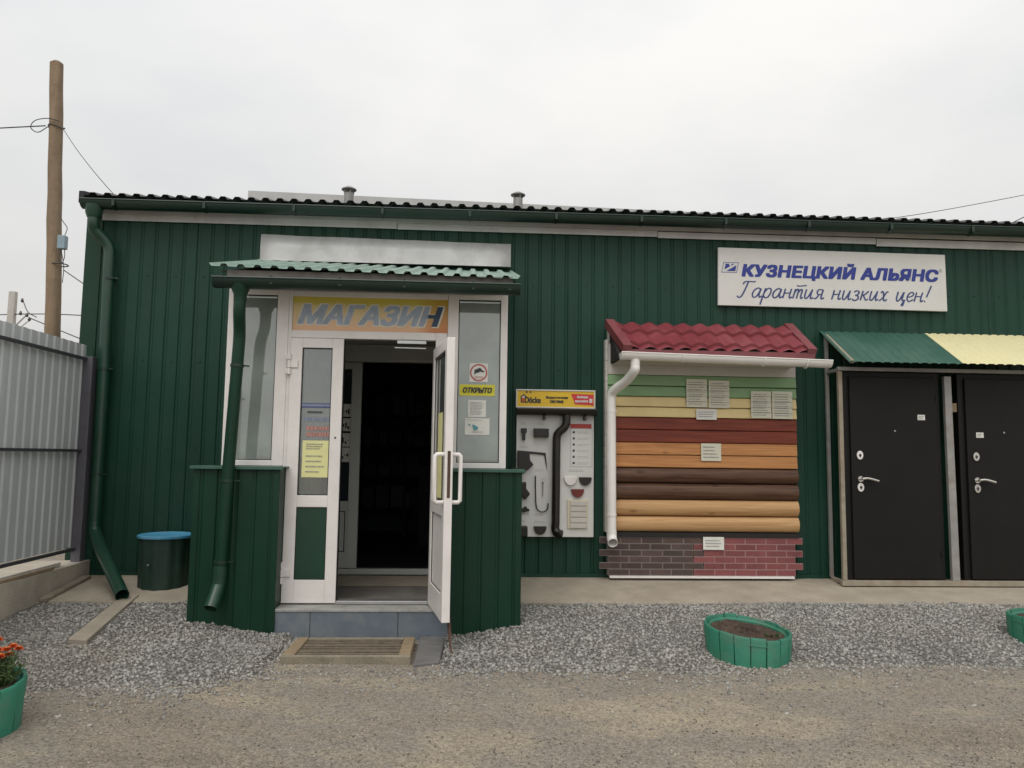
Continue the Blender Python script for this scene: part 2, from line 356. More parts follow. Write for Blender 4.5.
def glass(name, tint, sheen, sheenfac):  # pale diffuse share stands in for the sky reflected in the panes
    m = bpy.data.materials.new(name); m.use_nodes = True; MATS[name] = m; t = m.node_tree; t.nodes.clear(); N = t.nodes.new; K = t.links.new
    o = N('ShaderNodeOutputMaterial'); tr = N('ShaderNodeBsdfTransparent'); tr.inputs[0].default_value = (*tint, 1)
    di = N('ShaderNodeBsdfDiffuse'); gl = N('ShaderNodeBsdfGlossy'); gl.inputs['Roughness'].default_value = .015
    g = N('ShaderNodeNewGeometry'); no = N('ShaderNodeTexNoise'); no.inputs['Scale'].default_value = 3.5; no.inputs['Detail'].default_value = 6; K(g.outputs['Position'], no.inputs['Vector'])
    sc = N('ShaderNodeVectorMath'); sc.operation = 'SCALE'; sc.inputs[0].default_value = sheen
    r = N('ShaderNodeMapRange'); r.inputs[1].default_value = .3; r.inputs[2].default_value = .7; r.inputs[3].default_value = .8; r.inputs[4].default_value = 1.2; K(no.outputs['Fac'], r.inputs[0]); K(r.outputs[0], sc.inputs['Scale']); K(sc.outputs[0], di.inputs[0])
    a = N('ShaderNodeMixShader'); a.inputs[0].default_value = sheenfac; K(tr.outputs[0], a.inputs[1]); K(di.outputs[0], a.inputs[2])
    fr = N('ShaderNodeFresnel'); fr.inputs[0].default_value = 2.25; b = N('ShaderNodeMixShader'); K(fr.outputs[0], b.inputs[0]); K(a.outputs[0], b.inputs[1]); K(gl.outputs[0], b.inputs[2]); K(b.outputs[0], o.inputs[0])
glass('window_glass', (.78, .84, .8), (.33, .375, .335), .66)
glass('door_glass', (.75, .8, .78), (.24, .27, .25), .42)

def ground_mat(name, ramp, scale, pebble, bump):
    m = bpy.data.materials.new(name); m.use_nodes = True; MATS[name] = m; t = m.node_tree; N = t.nodes.new; K = t.links.new; b = t.nodes['Principled BSDF']
    b.inputs['Roughness'].default_value = .95; b.inputs['Specular IOR Level'].default_value = .2
    g = N('ShaderNodeNewGeometry')
    mpn = N('ShaderNodeMapping'); mpn.inputs['Scale'].default_value = (.55, 1, 1); K(g.outputs['Position'], mpn.inputs[0])
    n1 = N('ShaderNodeTexNoise'); n1.inputs['Scale'].default_value = scale; n1.inputs['Detail'].default_value = 10; n1.inputs['Roughness'].default_value = .62; K(mpn.outputs[0], n1.inputs['Vector'])
    rp = N('ShaderNodeValToRGB'); e = rp.color_ramp.elements
    e[0].position, e[0].color = ramp[0][0], (*ramp[0][1], 1); e[1].position, e[1].color = ramp[-1][0], (*ramp[-1][1], 1)
    for p_, c_ in ramp[1:-1]: q = e.new(p_); q.color = (*c_, 1)
    K(n1.outputs['Fac'], rp.inputs[0])
    vo = N('ShaderNodeTexVoronoi'); vo.inputs['Scale'].default_value = pebble; K(g.outputs['Position'], vo.inputs['Vector'])
    v2 = N('ShaderNodeTexVoronoi'); v2.inputs['Scale'].default_value = pebble*2.7; K(g.outputs['Position'], v2.inputs['Vector'])
    sp = N('ShaderNodeSeparateColor'); K(vo.outputs['Color'], sp.inputs[0]); sp2 = N('ShaderNodeSeparateColor'); K(v2.outputs['Color'], sp2.inputs[0])
    ad = N('ShaderNodeMath'); ad.operation = 'ADD'; K(sp.outputs[0], ad.inputs[0]); K(sp2.outputs[0], ad.inputs[1])
    mr = N('ShaderNodeMapRange'); mr.inputs[2].default_value = 2; mr.inputs[3].default_value = .50; mr.inputs[4].default_value = 1.50; K(ad.outputs[0], mr.inputs[0])
    sc = N('ShaderNodeVectorMath'); sc.operation = 'SCALE'; K(rp.outputs[0], sc.inputs[0]); K(mr.outputs[0], sc.inputs['Scale']); K(sc.outputs[0], b.inputs['Base Color'])
    n3 = N('ShaderNodeTexNoise'); n3.inputs['Scale'].default_value = 130; n3.inputs['Detail'].default_value = 6; n3.inputs['Roughness'].default_value = .75; K(g.outputs['Position'], n3.inputs['Vector'])
    a2 = N('ShaderNodeMath'); a2.operation = 'SUBTRACT'; K(n3.outputs['Fac'], a2.inputs[0]); K(vo.outputs['Distance'], a2.inputs[1])
    bp = N('ShaderNodeBump'); bp.inputs['Strength'].default_value = bump; bp.inputs['Distance'].default_value = .012; K(a2.outputs[0], bp.inputs['Height']); K(bp.outputs[0], b.inputs['Normal'])
ground_mat('dirt', [(.28, (.19, .162, .130)), (.42, (.285, .246, .196)), (.50, (.275, .245, .205)), (.58, (.340, .292, .224)), (.72, (.40, .34, .245))], 1.3, 75, .9)
ground_mat('gravel_base', [(.3, (.12, .112, .10)), (.5, (.175, .165, .15)), (.7, (.24, .225, .20))], 1.6, 60, 1.0)
mat('gravel_stone', (.285, .276, .255), .9, 0, .16, 1.2, .3, 120, island=.40, spec=.2, stain=(.285, .245, .195), sfac=.6, sscale=1.1)
mat('dirt_stone', (.275, .24, .20), .9, 0, .14, 3, .3, 120, island=.6, spec=.2)

# ---------------------------------------------------------------- ground
def vnoise(x, y, s, seed=0):
    xi = np.floor(x*s).astype(int); yi = np.floor(y*s).astype(int); fx = x*s-xi; fy = y*s-yi
    def h(a, b): return (np.sin(a*127.1+b*311.7+seed*74.7)*43758.5453) % 1
    fx = fx*fx*(3-2*fx); fy = fy*fy*(3-2*fy)
    return (h(xi, yi)*(1-fx)+h(xi+1, yi)*fx)*(1-fy)+(h(xi, yi+1)*(1-fx)+h(xi+1, yi+1)*fx)*fy
def sstep(a, b, x): t = np.clip((x-a)/(b-a), 0, 1); return t*t*(3-2*t)
def dirt_z(x, y):
    near = np.exp(-((x-.5)**2+(y+4)**2)/60)
    return -.265-.012*np.clip(-y-2.5, 0, 3)+near*((vnoise(x, y, 1.1, 1)-.5)*.03+(vnoise(x, y, 3.3, 2)-.5)*.012)
def gravel_edge(x):
    e = np.where(x < -1.5, -2.95+.0*x, -2.5)
    e = -2.82+.46*sstep(-1.75, -1.1, x)+.05*sstep(1, 4, x)
    return e+(vnoise(x, x*0, 1.7, 5)-.5)*.18+(vnoise(x, x*0, 5.1, 6)-.5)*.10
def gravel_z(x, y):
    e = gravel_edge(x); t = np.clip((-.86-y)/(-.86-e), 0, 1.15)
    z = -.092-.185*t**1.15
    z = z+.04*np.exp(-((x-3.0)/1.6)**2)*np.sin(np.clip(t, 0, 1)*math.pi)+.02*(vnoise(x, y, 1.6, 9)-.5)+.012*(vnoise(x, y, 5, 10)-.5)
    z = z-.085*sstep(-2.1, -1.5, x)*(1-sstep(-.1, .5, x))*sstep(-2.2, -1.6, y)
    pit = sstep(-1.36, -1.27, x)*(1-sstep(-.20, -.12, x))*(1-sstep(-1.42, -1.30, y))
    return z*(1-pit)+np.minimum(z, -.30)*pit-sstep(1.0, 1.12, t)*.06
def grid_mesh(name, xs, ys, zf, m, kind):
    X, Y = np.meshgrid(xs, ys); Z = zf(X, Y)
    v = np.stack([X, Y, Z], -1).reshape(-1, 3); nx = len(xs); ny = len(ys)
    idx = np.arange(nx*ny).reshape(ny, nx); f = np.stack([idx[:-1, :-1], idx[:-1, 1:], idx[1:, 1:], idx[1:, :-1]], -1).reshape(-1, 4)
    me = bpy.data.meshes.new(name); me.from_pydata(v.tolist(), [], f.tolist()); me.materials.append(MATS[m])
    me.polygons.foreach_set('use_smooth', [True]*len(me.polygons)); me.update()
    o = bpy.data.objects.new(name, me); COL.objects.link(o); o['kind'] = kind; return o
far = [-400, -150, -60, -30, -18, -12]
grid_mesh('ground', np.array(far+list(np.arange(-9, 12.01, .12))+[16, 25, 45, 90, 200, 400]), np.array(far+list(np.arange(-9, .6, .12))+[2, 5, 9, 15, 30, 80, 200, 400]), dirt_z, 'dirt', 'structure')
grid_mesh('gravel_bed', np.arange(-3.62, 9.0, .06), np.arange(-3.2, -.70, .05), gravel_z, 'gravel_base', 'structure')

def scatter(name, n, xr, yr, zf, dens, rmin, rmax, m, seed, bias=2.0, sink=.25):
    R = np.random.default_rng(seed)
    x = R.uniform(*xr, n); y = R.uniform(*yr, n); keep = R.random(n) < dens(x, y); x = x[keep]; y = y[keep]; n = len(x)
    z = zf(x, y)
    base = np.array([(1, 0, 0), (-1, 0, 0), (0, 1, 0), (0, -1, 0), (0, 0, 1), (0, 0, -1), (.62, .62, .5), (-.62, .5, -.55)], float)
    F6 = np.array([(0, 2, 6), (6, 2, 4), (0, 6, 4), (2, 1, 4), (1, 3, 4), (3, 0, 4), (2, 0, 5), (1, 2, 7), (7, 2, 5), (1, 7, 5), (3, 1, 5), (0, 3, 5)])
    r = rmin+(rmax-rmin)*R.random(n)**bias
    v = base[None]*(1+R.uniform(-.35, .25, (n, 8, 1)))*R.uniform(.65, 1.25, (n, 1, 3))
    a = R.uniform(0, 6.28, n); b = R.uniform(-.7, .7, n); c = R.uniform(-.7, .7, n)
    def rot(v, a, i, j):
        q = v.copy(); ca, sa = np.cos(a)[:, None], np.sin(a)[:, None]; q[..., i] = v[..., i]*ca-v[..., j]*sa; q[..., j] = v[..., i]*sa+v[..., j]*ca; return q
    v = rot(rot(rot(v, b, 1, 2), c, 0, 2), a, 0, 1)*r[:, None, None]
    v[..., 2] *= .8
    v += np.stack([x, y, z+r*(.5-sink)], -1)[:, None]
    f = (F6[None]+(np.arange(n)*8)[:, None, None]).reshape(-1, 3)
    me = bpy.data.meshes.new(name); me.vertices.add(n*8); me.vertices.foreach_set('co', v.reshape(-1).astype(np.float32))
    k = len(f); me.loops.add(k*3); me.loops.foreach_set('vertex_index', f.reshape(-1).astype(np.int32))
    me.polygons.add(k); me.polygons.foreach_set('loop_start', np.arange(0, k*3, 3, dtype=np.int32)); me.polygons.foreach_set('loop_total', np.full(k, 3, np.int32))
    me.update(calc_edges=True); me.validate(); me.materials.append(MATS[m])
    o = bpy.data.objects.new(name, me); COL.objects.link(o); return o
def gdens(x, y):
    e = gravel_edge(x)
    d = sstep(-.06, .10, y-e)*.97+.16*sstep(-.5, 0, y-e)**2+.03*sstep(-1.2, 0, y-e)
    inporch = (x > -2.1) & (x < .42) & (y > -1.42)
    instep = (x > -1.275) & (x < -.15) & (y > -2.36) & (y < -1.3)
    edge = (y > -.86+.03*np.sin(x*5)); drain = np.abs((x+2.865)-(.16/1.34)*(-.70-y)) < .092
    return d*(~inporch)*(1-.93*instep)*(~edge)*(~(drain & (y > -1.93)))*(x > -3.5)
def topz(x, y): return np.maximum(gravel_z(x, y), dirt_z(x, y))
o = scatter('gravel', 105000, (-3.55, 6.6), (-3.5, -.8), topz, gdens, .005, .0185, 'gravel_stone', 3, 1.8)
tag(o, 'crushed grey stone gravel spread along the front of the building', 'gravel', kind='stuff')
o = scatter('gravel', 90000, (-3.6, 5.6), (-4.9, -2.2), topz, lambda x, y: .4+.6*sstep(.35, .7, vnoise(x, y, 1.3, 12))*vnoise(x, y, 4, 13), .002, .008, 'dirt_stone', 4, 3.0)
tag(o, 'small loose stones scattered over the brown dirt yard', 'pebbles', kind='stuff'); o.name = 'pebbles'

# concrete apron along the wall
ap = MB()
xs = list(np.arange(-3.6, 9.01, .3))
for i in range(len(xs)-1):
    a, b = xs[i], xs[i+1]
    ja, jb = [-.89+.012*math.sin(q*3.1)+.01*math.sin(q*11) for q in (a, b)]
    zs = lambda y: .0+.098*y
    ap.add([(a, ja, -.3), (b, jb, -.3), (b, .02, -.3), (a, .02, -.3), (a, ja, zs(ja)), (b, jb, zs(jb)), (b, .02, .002), (a, .02, .002)],
           [(4, 5, 6, 7), (0, 1, 5, 4)])
o = ap.build('pavement', 'concrete'); o['kind'] = 'structure'

# ---------------------------------------------------------------- the shop building
PER = .136
B = thing('shop_building', (2.6, 3.5, 0), 'long low shop building clad in dark green ribbed metal sheet', 'building')
m = MB(); X0 = -3.77
ph = lambda x: ((x-X0)/PER) % 1
m.sheet((X0, 0, 0), (1, 0, 0), (0, 0, 1), (0, -1, 0), 2.17, 3.52, PER, .010, 0)
m.sheet((-.05, 0, 0), (1, 0, 0), (0, 0, 1), (0, -1, 0), 9.05, 3.52, PER, .010, ph(-.05))
m.sheet((-1.6, 0, 2.55), (1, 0, 0), (0, 0, 1), (0, -1, 0), 1.55, .97, PER, .010, ph(-1.6))
m.sheet((X0, 7, 0), (0, -1, 0), (0, 0, 1), (-1, 0, 0), 7, 3.6, PER, .010)
m.sheet((9, 0, 0), (0, 1, 0), (0, 0, 1), (1, 0, 0), 7, 3.6, PER, .010)
m.sheet((9, 7, 0), (-1, 0, 0), (0, 0, 1), (0, 1, 0), 12.77, 4.6, PER, .010)
rs_ = random.Random(9)
for z in (.35, 1.2, 2.05, 2.9):
    k = 0
    while X0+.05+k*PER*2 < 8.9:
        x = X0+PER*.36+k*PER*2; k += 1
        if -1.65 < x < 0: continue
        zz = z+rs_.uniform(-.012, .012); m.box(x-.007, x+.007, -.0065, -.0005, zz-.007, zz+.007)
for x in (-2.7, -.02, 1.06, 2.15, 4.32, 5.4, 6.5): m.box(x, x+.02, -.003, -.0012, .03, 3.5) if x > 0 or x < -2 else None
m.build('wall_cladding', 'green_wall', B)
m = MB()
for x in (X0, 9):
    m.add([(x, 0, 3.6), (x, 7, 3.6), (x, 7, 4.55)], [(0, 1, 2)])
m.build('gable_sheet', 'green_wall', B)
m = MB(); m.box(X0-.012, X0+.14, -.012, -.006, 0, 3.5); m.box(X0-.012, X0-.006, -.006, .14, 0, 3.5); m.build('corner_trim', 'green_porch', B)
# base trim drip
m = MB(); m.box(X0+.15, -2.14, -.02, -.004, .0, .035); m.box(.46, 8.9, -.02, -.004, .0, .035); m.build('base_flashing', 'green_wall', B)
# eave flashing: bright lower strip and duller upper strip
m = MB(); m.box(-3.63, -.75, -.030, -.016, 3.43, 3.49); m.box(-.745, 1.9, -.033, -.017, 3.425, 3.487); m.box(1.905, 4.2, -.030, -.016, 3.415, 3.48); m.box(4.205, 9, -.033, -.017, 3.395, 3.475)
m.build('eave_flashing', 'zinc', B, bev=.002)
m = MB(); m.box(-3.66, 9, -.05, -.02, 3.49, 3.58); m.build('eave_board', 'zinc', B)
m = MB(); rs = 12.2
sl_ = math.radians(rs)
m.sheet((X0+.02, -.245, 3.636), (1, 0, 0), (0, math.cos(sl_), math.sin(sl_)), (0, -math.sin(sl_), math.cos(sl_)), 12.95, 5.2, PER, .026, .3, .30, .16)
m.build('roof', 'roof_dark', B, solid=.002)
m = MB(); m.box(X0+.02, X0+.05, -.22, 4.8, 3.57, 3.575)
m.hexa([(X0+.012, -.25, 3.53), (X0+.06, -.25, 3.53), (X0+.06, 4.8, 3.53+5.02*math.tan(sl_)), (X0+.012, 4.8, 3.53+5.02*math.tan(sl_)), (X0+.012, -.25, 3.645), (X0+.06, -.25, 3.645), (X0+.06, 4.8, 3.645+5.02*math.tan(sl_)), (X0+.012, 4.8, 3.645+5.02*math.tan(sl_))])
m.build('verge_trim', 'roof_verge', B)
def half_gutter(mb, x0, x1, y, z, r, lip=.006, n=12, dz=0, squash=1.):
    # half-round channel along x, open at the top; y is its axis, z the rim height
    ring = [(math.cos(math.pi+math.pi*k/n)*r, math.sin(math.pi+math.pi*k/n)*r*squash) for k in range(n+1)]
    ri = [(a*(1-.06), b*(1-.06)) for a, b in ring]
    prof = ring+ri[::-1]
    P = [(y+a, z+b) for a, b in prof]; k = len(P)
    vs = [(x0, a, b) for a, b in P]+[(x1, a, b+dz) for a, b in P]
    fs = [(i, k+i, k+(i+1) % k, (i+1) % k) for i in range(k)]
    mb.add(vs, fs)
    for x, d in ((x0, 0), (x1, dz)):
        mb.add([(x, y+a, z+b+d) for a, b in ring], [tuple(range(n+1))] if x == x0 else [tuple(range(n, -1, -1))])
    mb.tube([(x0, y-r, z), (x1, y-r, z+dz)], lip, 8)
m = MB(); half_gutter(m, X0+.03, 9, -.20, 3.562, .078, .008); g = m.build('gutter', 'green_gutter', B, smooth=True)
m = MB()
for k in range(15):
    x = X0+.35+k*.85
    m.bar((x, -.285, 3.50), (x, -.285, 3.565), .025, .006)
    m.bar((x, -.28, 3.5), (x, -.2, 3.478), .025, .006); m.build('gutter_bracket', 'green_gutter', g); m = MB()
m = MB(); m.tube([(-3.63, -.20, 3.52), (-3.63, -.2, 3.44), (-3.63, -.2, 3.40)], [.085, .075, .06], 18)
ppts = catmull([(-3.63, -.20, 3.42), (-3.63, -.2, 3.34), (-3.62, -.17, 3.28), (-3.55, -.12, 3.20), (-3.51, -.10, 3.12), (-3.505, -.10, 2.98)], 5)
m.tube([tuple(q) for q in ppts]+[(-3.49, -.10, 2.0), (-3.485, -.10, .46)], .053, 18)
dp = m.build('drainpipe', 'green_pipe', B, smooth=True)
m = MB()
for z in (2.83, 1.95, .95): m.tube([(-3.49, -.10, z-.012), (-3.49, -.10, z+.012)], .059, 18); m.bar((-3.49, -.1, z), (-3.49, 0, z), .02, .02); m.bar((-3.435, -.12, z), (-3.40, -.12, z), .012, .012); m.build('pipe_bracket', 'green_gutter', dp); m = MB()
m = MB(); q = catmull([(-3.485, -.10, .50), (-3.475, -.115, .42), (-3.42, -.18, .36), (-3.30, -.335, .265), (-2.865, -.885, -.035)], 5)
m.pipe([tuple(k) for k in q], .056, .005)
m.build('pipe_outlet', 'green_pipe', dp, smooth=True)
# rear upstand above the roof and roof vents
m = MB(); m.hexa([(-2.68, 1.5, 3.9), (5.0, 1.5, 3.9), (5.0, 1.53, 3.9), (-2.68, 1.53, 3.9), (-2.68, 1.5, 4.296), (5.0, 1.5, 4.165), (5.0, 1.53, 4.165), (-2.68, 1.53, 4.296)]); m.build('roof_upstand', 'zinc_worn', B)
for x in (-1.437, .539):
    m = MB(); m.pipe([(x, 1.2, 3.8), (x, 1.2, 4.20)], .055, .004); v = m.build('roof_vent', 'zinc_dull', B, smooth=True)
    m = MB(); m.tube([(x, 1.2, 4.235), (x, 1.2, 4.245), (x, 1.2, 4.275), (x, 1.2, 4.285)], [.085, .088, .04, .01], 20); 
    for a in range(4): m.bar((x+.05*math.cos(a*1.57+.4), 1.2+.05*math.sin(a*1.57+.4), 4.17), (x+.06*math.cos(a*1.57+.4), 1.2+.06*math.sin(a*1.57+.4), 4.24), .012, .006)
    m.build('vent_cap', 'zinc_dull', v)
# room behind the inner door
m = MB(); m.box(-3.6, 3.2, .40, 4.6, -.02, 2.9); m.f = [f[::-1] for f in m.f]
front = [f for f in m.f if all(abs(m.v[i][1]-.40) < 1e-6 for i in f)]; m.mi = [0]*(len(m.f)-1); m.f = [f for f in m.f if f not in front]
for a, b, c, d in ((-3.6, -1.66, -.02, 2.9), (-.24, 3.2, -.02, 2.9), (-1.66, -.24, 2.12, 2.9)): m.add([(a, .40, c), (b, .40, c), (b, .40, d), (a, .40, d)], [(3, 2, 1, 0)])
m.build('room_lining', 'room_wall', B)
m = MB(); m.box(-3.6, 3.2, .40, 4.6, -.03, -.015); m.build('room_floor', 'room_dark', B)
# inner doorway with a fixed white leaf
m = MB(); m.box(-1.72, -1.62, .02, .40, -.02, 2.29); m.box(-.30, -.18, .02, .40, -.02, 2.29); m.box(-1.62, -.30, .02, .40, 2.29, 2.5); m.build('doorway_lining', 'interior_wall', B)
m = MB(); m.frame(-1.62, -.30, -.02, 2.285, .22, .30, .05, .04, .175, .055); fr = m.build('inner_door_frame', 'inner_white', B, bev=.004)
m = MB(); m.frame(-1.565, -1.085, .04, 2.10, .225, .285, .10, .10, .07, .14); m.box(-1.465, -1.185, .235, .275, .62, .70); m.box(-1.465, -1.185, .24, .27, .17, .62)
lf = m.build('inner_door', 'inner_white', B, bev=.003)
m = MB(); m.box(-1.465, -1.185, .25, .26, .70, 2.03); m.build('glass_pane', 'inner_glass', lf)
m = MB(); m.frame(-1.44, -1.21, .2, .6, .234, .2395, .008); m.build('panel_bead', 'rubber', lf)
m = MB()
for i, (z0, z1) in enumerate(((1.545, 1.675), (1.40, 1.53), (1.245, 1.38), (1.09, 1.235))): m.box(-1.30, -1.187, .244, .2465, z0, z1)
st = m.build('notice_strip', 'paper', lf)
m = MB()
for i, z in enumerate((1.60, 1.46, 1.31, 1.16)):
    for k in range(4): m.box(-1.285+k*.022, -1.275+k*.025, .2425, .2435, z-.04+.012*((k*7+i*3) % 4), z-.01+.012*((k*5+i) % 4))
m.build('print', 'ink', lf)
m = MB(); m.box(-.80, -.36, .205, .218, 2.115, 2.14); m.build('door_closer', 'alloy', fr)

# ---------------------------------------------------------------- dim goods inside
T = thing('shelf_rack', (-.6, 3.9, 0), 'dim shelf rack with stock standing inside the dark shop room', 'shelf')
m = MB()
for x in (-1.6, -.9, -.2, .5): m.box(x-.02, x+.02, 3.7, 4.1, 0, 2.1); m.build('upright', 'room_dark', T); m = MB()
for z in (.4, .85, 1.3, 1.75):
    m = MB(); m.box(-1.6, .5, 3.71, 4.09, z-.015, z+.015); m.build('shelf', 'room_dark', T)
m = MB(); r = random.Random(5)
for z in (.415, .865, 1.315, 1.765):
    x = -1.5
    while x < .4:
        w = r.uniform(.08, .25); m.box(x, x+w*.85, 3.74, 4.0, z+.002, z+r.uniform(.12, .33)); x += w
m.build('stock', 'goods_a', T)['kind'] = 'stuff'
T = thing('sales_counter', (-.1, 2.6, 0), 'dark sales counter with flat screen standing inside the shop', 'counter')
m = MB(); m.box(-.62, .7, 2.4, 2.9, 0, 1.0); m.box(-.66, .74, 2.36, 2.94, 1.0, 1.04); m.build('counter', 'room_dark', T, bev=.006)
T = thing('wall_monitor', (-.75, 4.4, 1.9), 'black monitor hanging high on the back wall of the shop', 'monitor')
m = MB(); m.box(-.98, -.5, 4.36, 4.42, 2.0, 2.32); m.build('screen', 'rubber', T, bev=.006)
m = MB(); m.box(-.78, -.7, 4.42, 4.60, 2.1, 2.2); m.build('bracket', 'room_dark', T)

# ---------------------------------------------------------------- entrance porch
P = thing('entrance_porch', (-.85, -.7, -.2), 'white and green glazed entrance porch with pale ribbed roof on the shop front', 'porch')
YF, YG, YL = -1.23, -1.17, -1.45
# floor, step
m = MB(); m.box(-1.98, .32, YF-.03, .40, -.30, -.035); m.build('floor', 'porch_floor', P)
st = MB(); st.box(-1.49, -.12, -1.425, YF-.03, -.34, -.047); s_ = st.build('step', 'grout', P)
m = MB()
for a, b in ((-1.489, -1.203), (-1.197, -.523), (-.517, -.121)): m.box(a, b, -1.432, -1.425, -.33, -.062)
m.build('step_tile', 'step_tile', s_, bev=.002)
m = MB(); m.box(-1.488, -.122, -1.438, YF-.03, -.061, -.040); m.build('step_tread', 'step_tread', s_, bev=.004)
m = MB(); m.box(-1.04, -.30, YF-.025, YG+.03, -.034, -.008); m.build('threshold', 'alloy', P, bev=.003)
# lower walls
for a, b, side in ((-2.13, -1.475, 0), (-.115, .435, 1)):
    m = MB()
    m.sheet((a, YL, -.36), (1, 0, 0), (0, 0, 1), (0, -1, 0), b-a, 1.41, .136, .008, .45 if side == 0 else .2)
    xo = a if side == 0 else b
    if side == 0: m.sheet((a, 0, -.36), (0, -1, 0), (0, 0, 1), (-1, 0, 0), -YL, 1.41, .128, .014, .3)
    else: m.sheet((b, YL, -.36), (0, 1, 0), (0, 0, 1), (1, 0, 0), -YL, 1.41, .128, .014, .3)
    xi = b if side == 0 else a
    m.add([(xi, YL, -.36), (xi, YG+.05, -.36), (xi, YG+.05, 1.05), (xi, YL, 1.05)], [(0, 1, 2, 3)])
    lw = m.build('lower_wall', 'green_porch', P)
    m = MB()
    for x, sx in ((a, 1), (b, -1)):
        m.box(x-sx*.004, x+sx*.042, YL-.005, YL-.001, -.36, 1.05)
        m.box(x-sx*.0055, x-sx*.0015, YL-.001, YL+.05, -.36, 1.05)
    m.build('corner_trim', 'green_porch', lw)
    m = MB(); r = random.Random(4+side)
    for k in range(7):
        for x in ((a+.02, b-.025) if side == 0 else (a+.025, b-.02)):
            z = -.1+k*.18; m.tube([(x, YL-.0045, z), (x, YL-.009, z)], .006, 8)
    m.build('screw', 'green_gutter', lw)
    m = MB(); m.box(a-.03, b+.03, YL-.03, YF-.004, 1.052, 1.062); m.box(a-.03, b+.03, YL-.032, YL-.028, 1.038, 1.062); m.build('sill_flashing', 'green_canopy', P, bev=.002)
    m = MB(); m.box(a-.03 if side == 0 else b-.02, a+.02 if side == 0 else b+.03, YF+.08, 0, 1.052, 1.062); m.build('side_sill', 'green_porch', P)
# white frames: windows left and right, with their panes
for a, b, l, r_ in ((-2.0, -1.505, .085, .095), (-.185, .318, .09, .058)):
    m = MB(); m.frame(a, b, 1.064, 2.52, YF, YG, l, r_, .04, .045); w = m.build('window_frame', 'white_pvc', P, bev=.004)
    m = MB(); m.frame(a+l, b-r_, 1.109, 2.48, YF+.012, YF+.018, .007); m.build('gasket', 'rubber', w)
    m = MB(); m.box(a+l, b-r_, YF+.018, YF+.026, 1.109, 2.48); m.build('glass_pane', 'window_glass', w)
# side glazing
for x in (-2.0, .288):
    m = MB()
    m.box(x, x+.03, YG, YG+.06, 1.064, 2.52); m.box(x, x+.03, -.08, -.02, 1.064, 2.52); m.box(x, x+.03, YG+.06, -.08, 2.46, 2.52); m.box(x, x+.03, YG+.06, -.08, 1.064, 1.12); m.box(x, x+.03, -.62, -.56, 1.12, 2.46)
    w = m.build('side_frame', 'white_pvc', P, bev=.003)
    m = MB(); m.box(x+.011, x+.019, YG+.06, -.08, 1.12, 2.46); m.build('glass_pane', 'window_glass', w)
# door frame and transom
m = MB(); m.box(-1.504, -1.475, YF, YG, -.034, 2.52); m.box(-.283, -.188, YF, YG, -.034, 2.19); m.box(-1.475, -.283, YF, YG, 2.125, 2.19); m.box(-1.475, -.188, YF, YG, 2.475, 2.52)
df = m.build('door_frame', 'white_pvc', P, bev=.004)
m = MB(); m.box(-2.0, .318, YF+.01, YG, 2.521, 2.57); m.build('head_beam', 'white_pvc', P)
# closed narrow leaf
def leaf(mb, w, z0, z1, st, rail0, mid, midh, top):
    mb.box(0, st, 0, .06, z0, z1); mb.box(w-st, w, 0, .06, z0, z1); mb.box(st, w-st, 0, .06, z0, z0+rail0); mb.box(st, w-st, 0, .06, mid, mid+midh); mb.box(st, w-st, 0, .06, z1-top, z1)
def placed(mb, org, ang):
    c, s = math.cos(ang), math.sin(ang); mb.v = [(org[0]+x*c-y*s, org[1]+x*s+y*c, z) for x, y, z in mb.v]; return mb
ox, oy = -1.473, YF-.022
m = placed(MB(), (0, 0), 0); leaf(m, .438, -.028, 2.12, .096, .185, .735, .095, .08); d1 = placed(m, (ox, oy), 0).build('door', 'white_pvc', P, bev=.004); d1['label'] = 'closed narrow white leaf with green lower panel'
m = MB(); m.box(.096, .342, .02, .04, .83, 2.04); placed(m, (ox, oy), 0).build('glass_pane', 'door_glass', d1)
m = MB(); m.box(.096, .342, .008, .05, .157, .735); placed(m, (ox, oy), 0).build('door_panel', 'door_panel_green', d1)
m = MB(); m.frame(.096, .342, .83, 2.04, .010, .016, .007); m.frame(.096, .342, .157, .735, .002, .0075, .005); placed(m, (ox, oy), 0).build('gasket', 'rubber', d1)
m = MB(); m.box(.434, .4395, -.004, .05, -.02, 2.115); placed(m, (ox, oy), 0).build('edge_seal', 'rubber', d1)
for z in (1.90, .21, 1.05)[:2]:
    m = MB(); x = -1.478
    m.tube([(x, oy-.012, z-.085), (x, oy-.012, z-.035)], .015, 12); m.tube([(x, oy-.012, z-.03), (x, oy-.012, z+.03)], .016, 12); m.tube([(x, oy-.012, z+.035), (x, oy-.012, z+.085)], .015, 12)
    m.box(x, x+.07, oy-.016, oy-.002, z-.028, z+.028); m.box(x-.03, x, oy-.012, oy+.02, z-.08, z-.04); m.box(x-.03, x, oy-.012, oy+.02, z+.04, z+.08)
    m.build('hinge', 'white_pvc', d1, bev=.002)
m = MB(); m.tube([(-1.085, oy-.004, 1.30), (-1.085, oy+.002, 1.30)], .008, 10); m.build('keyhole', 'rubber', d1)
